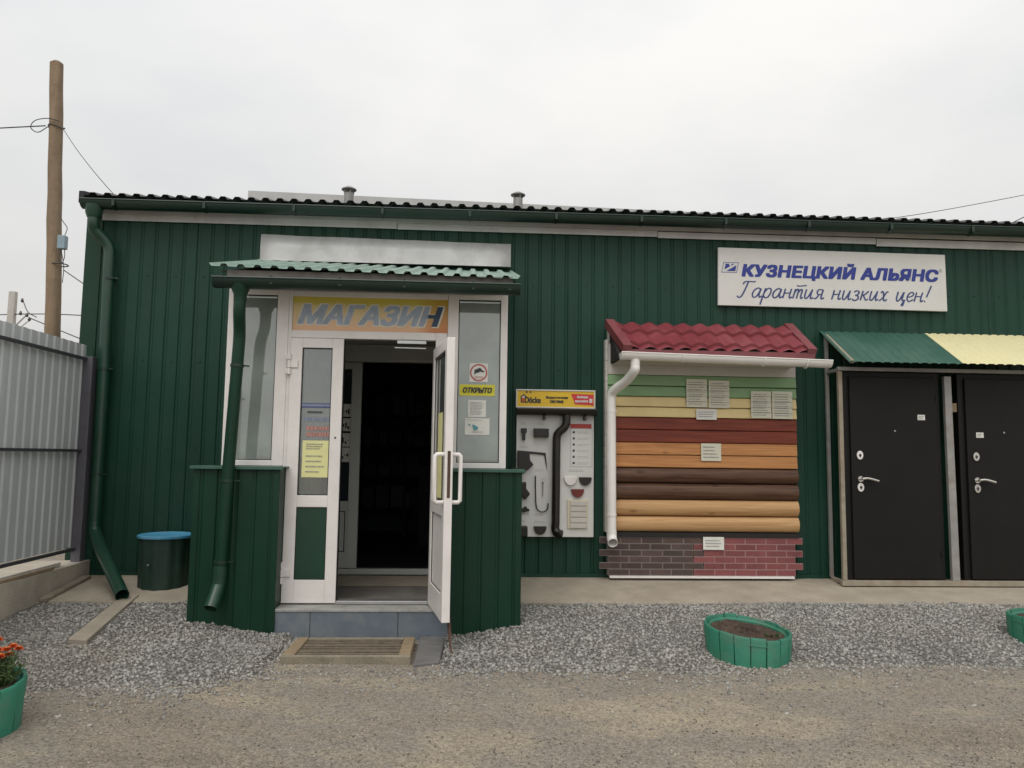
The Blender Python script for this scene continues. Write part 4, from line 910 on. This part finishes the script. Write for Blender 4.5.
m = MB(); m.box(xa+.02, xb-.06, -.135, -.09, .012, .033); m.build('base_strip', 'white_pvc', T)
# metal tile roof
xl0, xr0, xl1, xr1 = 1.375, 3.205, 1.475, 3.245
yb, zb_, yf, zf = -.10, 2.495, -.50, 2.18
m = MB(); NU, NV = 132, 40
vs = []
nv = Vector((0, -(zb_-zf), -(yb-yf)*-1)).normalized(); nv = Vector((0, zf-zb_, yb-yf)).normalized()
steps = (0.0, .42, .94, 1.0)
for j in range(NV+1):
    t = j/NV
    row = 0 if t < .40 else (1 if t < .86 else 2); ts = (0, .40, .86, 1.2)
    loc = (t-ts[row])/(ts[row+1]-ts[row])
    lift = .030*loc
    for i in range(NU+1):
        s = i/NU; x = (xl0+(xr0-xl0)*s)*(1-t)+(xl1+(xr1-xl1)*s)*t
        wv = (.5-.5*math.cos(2*math.pi*(s*10.6+.1)))**.75*.034
        p_ = Vector((x, yb+(yf-yb)*t, zb_+(zf-zb_)*t))+nv*(wv+lift)
        vs.append(p_)
m.add(vs, [(j*(NU+1)+i, (j+1)*(NU+1)+i, (j+1)*(NU+1)+i+1, j*(NU+1)+i+1) for j in range(NV) for i in range(NU)])
m.build('tile_roof', 'metal_tile_red', T, smooth=True, solid=.0015)
for (xu, xd) in ((xl0-.03, xl1-.03), (xr0-.04, xr1-.02)):
    m = MB(); w = .085
    q0, q1 = Vector((xu, yb, zb_)), Vector((xd, yf-.01, zf))
    m.add([q0+nv*.058, q0+nv*.058+Vector((w, 0, 0)), q1+nv*.058+Vector((w, 0, 0)), q1+nv*.058, q0-nv*.03, q0-nv*.03+Vector((w, 0, 0)), q1-nv*.03+Vector((w, 0, 0)), q1-nv*.03],
          [(0, 3, 2, 1), (0, 4, 7, 3), (1, 2, 6, 5), (3, 7, 6, 2)])
    m.build('verge_trim', 'trim_red', T, solid=.002)
m = MB(); m.box(xl1, xr1+.055, yf-.012, yf-.006, zf-.045, zf+.012); m.build('eave_trim', 'trim_red', T)
m = MB()
for x in (1.40, 3.20): m.prism_x([(-.06, 2.10), (-.06, 2.46), (-.48, 2.15), (-.48, 2.10)], x, x+.03); m.build('side_bracket', 'dark_gap', T); m = MB()
m = MB(); m.box(1.42, 3.22, -.48, -.115, 2.085, 2.093); m.build('soffit', 'siding_grey', T)
m = MB(); half_gutter(m, 1.415, 3.43, -.545, 2.150, .066, .006, dz=-.04); g = m.build('gutter', 'white_pipe', T, smooth=True)
m = MB()
for x, d in ((2.0, 0), (2.78, -.018), (3.19, -.03)):
    ring = [(-.545+math.cos(math.pi+math.pi*k/10)*.069, 2.150+d-.01+math.sin(math.pi+math.pi*k/10)*.069) for k in range(11)]
    m.tube([(x, a, b) for a, b in ring], .008, 6); m.build('gutter_bracket', 'white_pipe', g, smooth=True); m = MB()
m = MB(); q = catmull([(1.555, -.54, 2.12), (1.555, -.54, 2.03), (1.55, -.53, 1.985), (1.50, -.40, 1.90), (1.42, -.26, 1.83), (1.395, -.21, 1.78), (1.393, -.20, 1.70)], 5)
m.tube([(1.555, -.54, 2.15), (1.555, -.54, 2.11)], [.07, .05], 18, cap=False); m.pipe([tuple(k) for k in q]+[(1.398, -.20, .46)], .045, .004)
m.build('downpipe', 'white_pipe', T, smooth=True)
dpw = [c for c in T.children if c.name.startswith('downpipe')][0]
m = MB(); q = catmull([(1.398, -.20, .47), (1.398, -.203, .42), (1.398, -.225, .385), (1.398, -.27, .36)], 5); m.pipe([tuple(k) for k in q], .049, .004); m.build('pipe_shoe', 'white_pipe', dpw, smooth=True)
m = MB()
for z in (1.62, .62): m.tube([(1.397, -.20, z-.01), (1.397, -.20, z+.01)], .049, 18); m.build('pipe_clip', 'white_pipe', dpw); m = MB()
# price sheets on the samples
def price(x0, x1, z0, z1, y, label, n, mt='paper_cream', seed=1, grp='price sheets on the facade samples', tilt=0.):
    Q = paper('price_sheet', x0, x1, z0, z1, y, mt, label, 'price sheet', grp, tilt)
    m = MB(); printed_lines(m, x0+.02, x1-.02, z0+.02, z1-.02, y-.0048, n, .28, seed); m.build('print', 'ink_soft', Q)
    if n > 4:
        m = MB()
        for k in range(1, 5): m.box(x0+.004, x1-.004, y-.0048, y-.0044, z0+(z1-z0)*k/5-.002, z0+(z1-z0)*k/5+.002)
        m.build('ruled_line', 'ink_soft', Q)
price(2.157, 2.365, 1.678, 1.957, -.135, 'left sheet of the price pair nearest the white downpipe, on green siding', 10, seed=41)
price(2.382, 2.590, 1.674, 1.948, -.135, 'right sheet of the central price pair, straddling green and yellow siding', 10, seed=42)
price(2.255, 2.460, 1.556, 1.662, -.135, 'small price slip on yellow siding just below the central price pair', 3, 'paper', seed=43)
price(2.808, 3.014, 1.580, 1.848, -.135, 'left sheet of the price pair at the right end of yellow siding', 10, seed=44)
price(3.024, 3.230, 1.576, 1.850, -.135, 'outermost price sheet touching the right edge of the siding samples', 10, seed=45)
price(2.302, 2.503, 1.150, 1.322, -.127, 'price sheet stuck on the orange timber strips', 4, 'paper_cream', seed=46)
price(2.313, 2.520, .287, .410, -.129, 'price slip stuck on the brick panels', 3, 'paper', seed=47)

# ---------------------------------------------------------------- shelter with the steel doors
T = thing('door_shelter', (4.8, -.3, 0), 'grey tube frame with green and yellow sheet awning over the steel doors', 'display stand')
bpy.context.view_layer.update()
yd = -.30
m = MB(); m.box(3.612, 3.652, yd-.03, yd+.01, .03, 2.045); m.build('post', 'steel_rusty', T, bev=.003)
m = MB(); m.box(3.612, 3.645, -.07, -.035, .0, 2.44); m.build('post', 'steel_grey', T, bev=.003)
m = MB(); m.hexa([(4.694, yd-.03, .03), (4.770, yd-.03, .03), (4.770, yd+.01, .03), (4.694, yd+.01, .03), (4.684, yd-.03, 2.012), (4.755, yd-.03, 2.012), (4.755, yd+.01, 2.012), (4.684, yd+.01, 2.012)]); m.build('post', 'steel_grey', T, bev=.003)
m = MB(); m.box(5.84, 5.90, yd-.03, yd+.01, .03, 2.012); m.build('post', 'steel_grey', T, bev=.003)
m = MB(); m.box(3.60, 5.95, yd-.035, yd+.015, -.022, .029); m.build('bottom_rail', 'steel_rusty', T, bev=.003)
m = MB(); m.box(3.612, 3.650, yd+.016, -.036, -.012, .026); m.build('side_rail', 'steel_rusty', T, bev=.003)
m = MB(); m.box(3.612, 5.95, yd-.03, yd+.01, 2.052, 2.088); m.build('top_rail', 'steel_grey', T, bev=.003)
m = MB(); m.bar((3.63, -.58, 2.105), (3.63, -.04, 2.445), .035, .03); m.build('rafter', 'steel_rusty', T)
m = MB(); m.bar((3.63, -.29, 2.06), (3.63, -.05, 2.06), .03, .03); m.build('side_beam', 'steel_grey', T)
m = MB(); m.bar((5.87, -.58, 2.105), (5.87, -.04, 2.445), .035, .03); m.build('rafter', 'steel_grey', T)
ca = Vector((0, -.60, -.385)); cn = Vector((0, -.385, .60)).normalized()
for a, b, mt in ((3.585, 4.715, 'green_canopy'), (4.700, 6.05, 'yellow_canopy')):
    m = MB(); o_ = Vector((a, -.005, 2.492))+(cn*.004 if a > 4 else Vector((0, 0, 0)))
    m.sheet(o_, (1, 0, 0), ca, cn, b-a, ca.length, .092, .0075, .2, .56, .1); k = m.build('awning_sheet', mt, T, solid=.0012)
    k['label'] = 'green awning sheet' if a < 4 else 'pale yellow awning sheet'
m = MB(); m.box(4.755, 4.835, yd+.02, yd+.06, 1.664, 1.752); m.build('timber_packer', 'timber', T, bev=.003)
def steel_door(x0, w, label, hinge_right, lblx, lblz, tilt, peepx, sil):
    D = thing('steel_door', (x0+w/2, yd, .03), label, 'door', 'steel doors on display under the awning')
    bpy.context.view_layer.update()
    z0, z1 = .03, 2.045
    m = MB(); m.frame(x0, x0+w, z0, z1, yd+.015, yd+.085, .075, .055, .065, .03); fr = m.build('frame', 'door_frame_dark', D, bev=.004)
    m = MB(); m.box(x0+.062, x0+w-.045, yd-.012, yd+.013, z0+.012, z1-.05); lf = m.build('leaf', 'door_dark', D, bev=.006, seg=3)
    kx = x0+.062+.085
    def oval(cx, cz, rx, rz, y0, y1): return [(cx+rx*math.cos(6.2832*k/20), cz+rz*math.sin(6.2832*k/20)) for k in range(20)]
    for cz in (1.225, .915):
        m = MB(); m.prism(oval(kx, cz, .032, .043, 0, 0)[::1], yd-.022, yd-.012); pl = m.build('lock_plate', sil, lf, bev=.003)
        m = MB(); m.prism(oval(kx, cz, .012, .014, 0, 0), yd-.0245, yd-.0222); m.box(kx-.004, kx+.004, yd-.0255, yd-.0246, cz-.02, cz-.004); m.build('keyhole', 'rubber' if sil != 'chrome' else 'ink', D)
    m = MB(); m.tube([(kx, yd-.012, .995), (kx, yd-.022, .995)], .028, 18); m.tube([(kx, yd-.022, .995), (kx, yd-.062, .995)], .012, 12)
    q = catmull([(kx-.004, yd-.062, .997), (kx+.04, yd-.064, 1.003), (kx+.09, yd-.064, .995), (kx+.155, yd-.060, .978)], 4); m.tube([tuple(k) for k in q], [.013]*len(q), 10)
    m.build('handle', 'chrome', lf, smooth=True)
    m = MB(); m.tube([(peepx, yd-.012, 1.466), (peepx, yd-.019, 1.466)], .009, 14); m.build('peephole', 'steel_grey', lf)
    for z in (1.79, .27):
        m = MB(); m.tube([(x0+w-.048, yd-.008, z-.05), (x0+w-.048, yd-.008, z+.05)], .011, 10); m.tube([(x0+w-.048, yd-.018, z-.004), (x0+w-.048, yd-.018, z+.012)], .009, 8); m.build('hinge', 'door_frame_dark', fr)
    Q = paper('door_label', lblx-.038, lblx+.038, lblz-.026, lblz+.026, yd-.0125, 'paper', 'small cream price label stuck on the '+('left' if hinge_right == 1 else 'right')+' steel door', 'label')
    m = MB(); printed_lines(m, lblx-.028, lblx+.028, lblz-.016, lblz+.016, yd-.0172, 2, .35, 5); m.build('print', 'ink_soft', Q)
    return D
steel_door(3.668, .985, 'dark brown steel door with white oval lock plates, beside the rusty corner post', 1, 4.447, 1.603, 0, 4.174, 'white_pvc')
steel_door(4.842, .985, 'dark brown steel door with chrome oval lock plates, cut by the frame edge', 2, 5.037, 1.438, 0, 5.284, 'chrome')

# ---------------------------------------------------------------- fence on the left with its concrete plinth
T = thing('sheet_fence', (-3.63, -2.6, -.28), 'grey corrugated sheet fence on a concrete plinth meeting the green wall', 'fence')
bpy.context.view_layer.update()
m = MB(); m.sheet((-3.665, -7.5, .27), (0, 1, 0), (0, 0, 1), (1, 0, 0), 7.42, 1.905, .125, .011, .3, .40, .14); m.build('sheet_panel', 'fence_sheet', T)
for z in (2.035, 1.168, .255):
    m = MB(); m.box(-3.650, -3.620, -7.5, -.16, z-.013, z+.013); m.build('rail', 'fence_rail', T)
for y_ in (-.11, -2.55, -5.0):
    m = MB(); m.box(-3.66, -3.575, y_-.05, y_+.05, .12, 2.06) if y_ > -1 else m.box(-3.72, -3.67, y_-.04, y_+.04, .1, 2.1); m.build('post', 'fence_post', T, bev=.005)
m = MB(); ns = 14; r = random.Random(3)
for k in range(ns):
    a, b = -7.6+k*(7.58/ns), -7.6+(k+1)*(7.58/ns)
    m.box(-4.05, -3.545, a, b, -.45, .135)
m.v = [(x+(.012*math.sin(y*2.3) if x > -3.6 else 0), y, z+(.008*math.sin(y*3.1+x*5) if z > 0 else 0)) for x, y, z in m.v]
m.build('plinth', 'concrete_plinth', T)
T = tag(MB().box(-3.60, -3.565, -2.6, -.62, .132, .160).build('timber_batten', 'timber', bev=.003), 'thin brown wooden batten lying along the fence plinth', 'batten')
T = tag(MB().box(-3.645, -3.612, -2.6, -.42, .140, .172).build('timber_batten', 'timber_pale', bev=.003), 'whitish batten lying against the bottom of the grey fence', 'batten')
m = MB(); m.bar((-3.50, -.90, -.075), (-3.50, -.15, .004), .07, .03); tag(m.build('edging_board', 'timber_grey', bev=.004), 'narrow greyish board lying on the concrete at foot of the fence plinth', 'board')

# ---------------------------------------------------------------- poles and wires
T = thing('utility_pole', (-6.16, 4, -.3), 'tall weathered wooden utility pole behind the grey fence', 'pole')
bpy.context.view_layer.update()
m = MB(); r = random.Random(6); pts = []; rad = []
for k in range(19):
    t = k/18; z = -.3+7.34*t; x = -5.98+(-6.362+5.98)*t; pts.append((x+r.uniform(-.006, .006), 4, z)); rad.append(.118-.028*t+r.uniform(-.002, .002))
pts.append((pts[-1][0], 4, 7.075)); rad.append(.05)
m.tube(pts, rad, 14); m.build('shaft', 'pole_wood', T, smooth=True)
m = MB(); m.box(-6.07, -5.96, 3.80, 3.90, 4.12, 4.32); bxp = m.build('junction_box', 'box_blue', T, bev=.008)
m = MB()
for a in ([(-6.03, 3.86, 4.12), (-6.05, 3.84, 4.0), (-6.02, 3.86, 3.9), (-5.98, 3.86, 4.0), (-5.985, 3.86, 4.12)], [(-6.0, 3.86, 4.32), (-5.98, 3.88, 4.45), (-6.05, 3.88, 4.55), (-6.14, 3.9, 4.7)], [(-6.03, 3.86, 4.1), (-5.98, 3.86, 3.85), (-5.985, 3.86, 3.62)]): m.tube([tuple(q) for q in catmull(a, 4)], .006, 6)
m.build('box_cable', 'wire', bxp, smooth=True)
m = MB(); m.tube([(-6.30+.11*math.cos(k*.5236), 4+.11*math.sin(k*.5236), 6.03+.02*math.sin(k)) for k in range(13)], .008, 6); m.tube([(-6.11+.112*math.cos(k*.5236), 4+.112*math.sin(k*.5236), 3.92) for k in range(13)], .009, 6); m.build('wire_binding', 'wire', T)
m = MB(); m.tube([tuple(q) for q in catmull([(-6.37, 3.9, 6.0), (-6.5, 3.88, 5.90), (-6.62, 3.9, 5.98), (-6.56, 3.9, 6.09), (-6.36, 3.88, 6.12), (-6.20, 3.88, 6.08)], 6)], .007, 6); m.build('wire_loop', 'wire', T)
def cable(name, pts, r_, label):
    m = MB(); m.tube([tuple(q) for q in catmull(pts, 8)], r_, 6); return tag(m.build(name, 'wire', smooth=True), label, 'cable')
cable('cable', [(-16, 6.2, 6.55), (-11, 5.2, 6.22), (-6.42, 3.92, 6.02)], .010, 'overhead wire running out of the picture from the wooden pole top')
cable('cable', [(-6.18, 3.9, 6.02), (-5.32, 2.71, 5.20), (-4.46, 1.53, 4.43), (-3.6, .35, 3.70)], .005, 'thin wire slanting from the wooden pole to the corner of the roof')
T = thing('concrete_pole', (-13.1, 15, -.3), 'small pale concrete pole with dark insulators far behind the fence', 'pole')
bpy.context.view_layer.update()
m = MB(); m.hexa([(-13.22, 14.9, -.3), (-12.98, 14.9, -.3), (-12.98, 15.1, -.3), (-13.22, 15.1, -.3), (-13.19, 14.92, 5.70), (-13.01, 14.92, 5.70), (-13.01, 15.08, 5.70), (-13.19, 15.08, 5.70)]); m.build('shaft', 'concrete_pole', T, bev=.02)
m = MB(); m.bar((-13.0, 14.9, 4.6), (-12.6, 14.9, 5.05), .03, .03); m.bar((-13.0, 14.9, 4.45), (-12.5, 14.9, 4.9), .02, .02); m.build('cross_arm', 'steel_grey', T)
for x, z in ((-12.78, 5.42), (-12.80, 5.05), (-12.62, 5.0), (-12.55, 4.88)):
    m = MB(); m.tube([(x, 14.9, z-.05), (x, 14.9, z), (x, 14.9, z+.03), (x, 14.9, z+.07)], [.02, .045, .03, .02], 10); m.build('insulator', 'insulator', T, smooth=True)
cable('cable', [(-12.75, 14.9, 5.4), (-12.6, 14.9, 5.1), (-12.35, 14.9, 4.95)], .012, 'short curl of wire hanging on the small concrete pole')
cable('cable', [(-26, 17, 5.2), (-18, 16, 4.95), (-12.62, 14.9, 5.04), (-9.5, 14.0, 4.85), (-6, 13, 4.72), (-2, 12, 4.7)], .014, 'nearly level wire passing behind the wooden pole at fence height')
cable('cable', [(-12.55, 14.9, 4.93), (-10.5, 13.4, 4.2), (-8.5, 12, 3.5), (-5.0, 10, 2.6)], .014, 'wire dropping steeply from the small concrete pole behind the fence')
cable('cable', [(-26, 17, 4.2), (-18, 16, 4.1), (-13.1, 14.85, 4.45)], .012, 'lower wire reaching the small concrete pole from the picture edge')
cable('cable', [(-6.0, 3.9, 3.82), (-5.2, 3.4, 3.35), (-4.4, 2.6, 2.95), (-3.7, 1.5, 2.7)], .008, 'thin wire sagging from the blue box on wooden pole to building side')
cable('cable', [(5.5, 8, 5.80), (7.4, 8, 6.09), (8.82, 8, 6.33), (10.04, 8, 6.555), (11.94, 8, 6.965), (14.5, 8, 7.55), (24, 8.2, 9.4), (46, 8.6, 12.5)], .007, 'long wire rising above the roof at the right')
cable('cable', [(9.8, 8, 5.5), (11.43, 8, 6.24), (11.92, 8, 6.475), (14, 8, 7.5), (22, 8.6, 10.6), (40, 9.5, 16)], .010, 'steep thick wire above the roof at far right')

# ---------------------------------------------------------------- yard things
def ring_poly(n, r, ph_=0): return [(r*math.cos(6.2832*k/n+ph_), r*math.sin(6.2832*k/n+ph_)) for k in range(n)]
T = thing('litter_bin', (-2.735, -.34, -.04), 'dark green clad drum with blue top standing against the green wall', 'bin')
bpy.context.view_layer.update()
cx, cy = -2.735, -.34
m = MB(); n = 72; vs = []
for z, rb in ((-.055, .216), (.395, .224)):
    for k in range(n):
        a = 6.2832*k/n; q = (k % 6); rr_ = rb-(.009 if q in (2, 3) else (.004 if q in (1, 4) else 0)); vs.append((cx+rr_*math.cos(a), cy+rr_*math.sin(a), z))
m.add(vs, [(k, (k+1) % n, n+(k+1) % n, n+k) for k in range(n)]); m.build('cladding', 'bin_green', T)
m = MB(); m.tube([(cx, cy, .388), (cx, cy, .396), (cx, cy, .414), (cx, cy, .420)], [.228, .242, .242, .234], 40, cap=False)
m.tube([(cx, cy, .420), (cx, cy, .404), (cx, cy, .400)], [.234, .214, .01], 40, cap=False); m.build('lid', 'bin_blue', T, smooth=True)
m = MB(); m.tube([(cx-.06, cy-.219, .17), (cx-.06, cy-.226, .17)], .008, 8); m.build('rivet', 'alloy', T)

def planter(cx, cy, z0, r0, hgt, label, tilt=(0, 0), seed=0, n=17):
    T = thing('planter', (cx, cy, z0), label, 'planter', 'round green slatted planters in the yard')
    bpy.context.view_layer.update()
    rd = random.Random(seed); zt = lambda x, y: tilt[0]*(x-cx)+tilt[1]*(y-cy)
    for k in range(n):
        a0 = 6.2832*(k+.03)/n; a1 = 6.2832*(k+.97)/n; m = MB(); h = hgt+rd.uniform(-.008, .008); rb = r0*.93+rd.uniform(-.006, .006); rtop = r0+rd.uniform(-.006, .006)
        pr = []
        for a in (a0, (a0*2+a1)/3, (a0+2*a1)/3, a1):
            c, s = math.cos(a), math.sin(a); bz_ = 1.0 if a in (a0, a1) else 1.004
            pr.append([(cx+c*rb*bz_, cy+s*rb*bz_, z0-.05), (cx+c*rtop*bz_, cy+s*rtop*bz_, z0+h-.012), (cx+c*(rtop-.006), cy+s*(rtop-.006), z0+h), (cx+c*(rtop-.019), cy+s*(rtop-.019), z0+h), (cx+c*(rtop-.024), cy+s*(rtop-.024), z0+h-.012), (cx+c*(rb-.024), cy+s*(rb-.024), z0-.05)])
        vs = [(x, y, z+zt(x, y)) for q in pr for x, y, z in q]
        fs = [(i*6+j, (i+1)*6+j, (i+1)*6+j+1, i*6+j+1) for i in range(3) for j in range(5)]+[(0, 1, 2, 3, 4, 5), (23, 22, 21, 20, 19, 18)]
        m.add(vs, fs); m.build('slat', 'planter_green', T, smooth=True)
    ri = r0*.895
    m = MB(); nn = 40
    for (ra, za), (rb, zb2) in (((ri+.03, hgt-.045), (ri, hgt-.018)), ((ri, hgt-.018), (ri-.014, hgt-.03)), ((ri-.014, hgt-.03), (ri-.014, hgt-.16))):
        m.add([(cx+R*math.cos(6.2832*k/nn), cy+R*math.sin(6.2832*k/nn), z0+Z+tilt[0]*R*math.cos(6.2832*k/nn)+tilt[1]*R*math.sin(6.2832*k/nn)) for R, Z in ((ra, za), (rb, zb2)) for k in range(nn)], [(k, (k+1) % nn, nn+(k+1) % nn, nn+k) for k in range(nn)])
    m.build('inner_rim', 'planter_green', T, smooth=True)
    m = MB(); rings = 9; vs = [(cx, cy, z0+hgt-.023)]
    for j in range(1, rings+1):
        for k in range(nn):
            R = (ri-.013)*j/rings; a = 6.2832*k/nn; x, y = cx+R*math.cos(a), cy+R*math.sin(a)
            vs.append((x, y, z0+hgt-.040+zt(x, y)+rd.uniform(-.010, .014)+.02*(1-j/rings)))
    fs = [(0, 1+k, 1+(k+1) % nn) for k in range(nn)]+[(1+(j-1)*nn+k, 1+j*nn+k, 1+j*nn+(k+1) % nn, 1+(j-1)*nn+(k+1) % nn) for j in range(1, rings) for k in range(nn)]
    m.add(vs, fs); m.build('soil', 'soil', T, smooth=True)
    return T
def leaf_blade(mb, p, d, l, w, rd):
    d = Vector(d).normalized(); s = d.cross(Vector((rd.uniform(-1, 1), rd.uniform(-1, 1), rd.uniform(-1, 1)))).normalized(); nn = s.cross(d)
    p = Vector(p); mb.add([p, p+d*l*.45+s*w/2+nn*l*.06, p+d*l-nn*l*.1, p+d*l*.45-s*w/2+nn*l*.06], [(0, 1, 2, 3)])
planter(2.05, -2.03, -.285, .305, .245, 'green slatted planter of bare soil sitting on gravel before the facade samples', (-.07, .10), 3)
planter(4.53, -1.86, -.265, .33, .27, 'green slatted planter mostly beyond the picture edge near the steel doors', (0, 0), 5)
planter(-2.615, -3.45, -.29, .34, .265, 'green slatted planter with orange marigolds at the fence side', (0, 0), 8)
# sprouts in the bare planter
T = thing('weed_sprout', (2.20, -2.14, -.07), 'tiny green sprout in the bare soil of the middle planter', 'plant')
bpy.context.view_layer.update()
rd = random.Random(4); m = MB()
for k in range(26): leaf_blade(m, (2.20+rd.uniform(-.05, .04), -2.13+rd.uniform(-.03, .03), -.095), (rd.uniform(-.7, .7), rd.uniform(-.7, .7), 1), rd.uniform(.02, .05), .012, rd)
m.build('leaves', 'leaf', T)
def marigold(cx, cy, z0, label, seed, nfl):
    rd = random.Random(seed)
    T = thing('marigold', (cx, cy, z0), label, 'flower', 'marigolds growing in the left planter')
    bpy.context.view_layer.update()
    ms, ml = MB(), MB()
    for k in range(85):
        a = rd.uniform(0, 6.28); R = rd.uniform(.02, .13); h = rd.uniform(.05, .18); top = (cx+R*math.cos(a), cy+R*math.sin(a), z0+h)
        ms.tube([(cx+R*.2*math.cos(a), cy+R*.2*math.sin(a), z0-.02), top], .0022, 5)
        for j in range(11):
            t = rd.uniform(.25, 1.05); p = [cx+R*(.2+.8*t)*math.cos(a), cy+R*(.2+.8*t)*math.sin(a), z0+h*t]
            leaf_blade(ml, p, (rd.uniform(-1, 1), rd.uniform(-1, 1), rd.uniform(-.2, .9)), rd.uniform(.018, .04), rd.uniform(.006, .012), rd)
    ms.build('stem', 'stem', T); ml.build('leaves', 'leaf', T)
    for k in range(nfl):
        a = rd.uniform(0, 6.28); R = rd.uniform(.01, .10); h = rd.uniform(.15, .215); c = Vector((cx+R*math.cos(a), cy+R*math.sin(a), z0+h)); m = MB()
        for lay in range(3):
            for j in range(9):
                b_ = 6.2832*j/9+lay*.35; ro = .026-.006*lay; d = Vector((math.cos(b_), math.sin(b_), .25+.35*lay)); s = Vector((-math.sin(b_), math.cos(b_), 0))
                p0 = c+Vector((0, 0, lay*.004)); m.add([p0, p0+d*ro*.6+s*.009, p0+d*ro+s*.005, p0+d*ro-s*.005, p0+d*ro*.6-s*.009], [(0, 1, 2, 3, 4)])
        fl = m.build('blossom', 'flower_orange', T)
        m = MB(); m.tube([c+Vector((0, 0, .008)), c+Vector((0, 0, .018)), c+Vector((0, 0, .021))], [.008, .009, .003], 8); m.build('flower_centre', 'flower_centre', fl)
        m = MB(); m.tube([(cx, cy, z0-.02), c], .0026, 5); m.build('flower_stem', 'stem', T)
marigold(-2.42, -3.37, -.08, 'orange marigold clump nearest the right rim of left planter', 21, 10)
marigold(-2.56, -3.25, -.08, 'orange marigold clump at the back of the left planter', 22, 9)

# drain board, doormat grate, slab, stick
m = MB(); a, b = Vector((-2.83, -.70, -.075)), Vector((-2.70, -2.02, -.155))
m.hexa([(-2.805, -1.88, -.21), (-2.655, -1.92, -.21), (-2.80, -.70, -.14), (-2.93, -.70, -.14), (-2.805, -1.88, -.163), (-2.655, -1.92, -.160), (-2.80, -.70, -.056), (-2.93, -.70, -.056)])
dr = m.build('drain_board', 'concrete', bev=.006); tag(dr, 'pale concrete strip laid on gravel below the end of leaning drainpipe', 'drain channel')
T = thing('boot_grate', (-.83, -2.07, -.27), 'wooden framed slatted boot grate lying before the blue tiled step', 'grate')
bpy.context.view_layer.update()
gx0, gx1, gy0, gy1, gz0, gz1 = -1.245, -.365, -2.20, -1.64, -.285, -.205
for q in ((gx0+.004, gx0+.085, gy0+.046, gy1), (gx1-.085, gx1-.004, gy0+.046, gy1), (gx0, gx1, gy0, gy0+.045), (gx0+.086, gx1-.086, gy1-.04, gy1)):
    m = MB(); m.box(q[0], q[1], q[2], q[3], gz0, gz1+(.002 if q[1]-q[0] < .2 else 0)); m.build('frame_board', 'timber_grey' if q[1]-q[0] > .2 else 'timber', T, bev=.006)
nsl = 9
for k in range(nsl):
    y_ = gy0+.062+(gy1-gy0-.12)*k/(nsl-1); m = MB(); m.box(gx0+.087, gx1-.087, y_-.013, y_+.013, gz1-.05, gz1-.012+.003*((k*7) % 3)); m.build('slat', 'slat_wood', T, bev=.003)
m = MB(); m.box(gx0+.087, gx1-.087, gy0+.046, gy1-.041, gz0, gz0+.02); m.build('base', 'dark_gap', T)
m = MB(); m.hexa([(-.345, -2.26, -.32), (-.165, -2.18, -.32), (-.15, -1.45, -.32), (-.345, -1.45, -.32), (-.345, -2.26, -.245), (-.165, -2.18, -.245), (-.15, -1.45, -.24), (-.345, -1.45, -.24)])
tag(m.build('concrete_slab', 'concrete_dark', bev=.01), 'flat dark concrete slab on the ground between grate and open door', 'slab')
m = MB(); q = catmull([(-.115, -1.93, .0), (-.105, -1.95, -.10), (-.095, -2.0, -.20), (-.075, -2.06, -.27)], 5); m.tube([tuple(k) for k in q], [.013]*8+[.009]*(len(q)-8), 8)
tag(m.build('door_prop', 'rusty_stick', smooth=True), 'thin rusty stick propping the open door leaf on the gravel', 'stick')
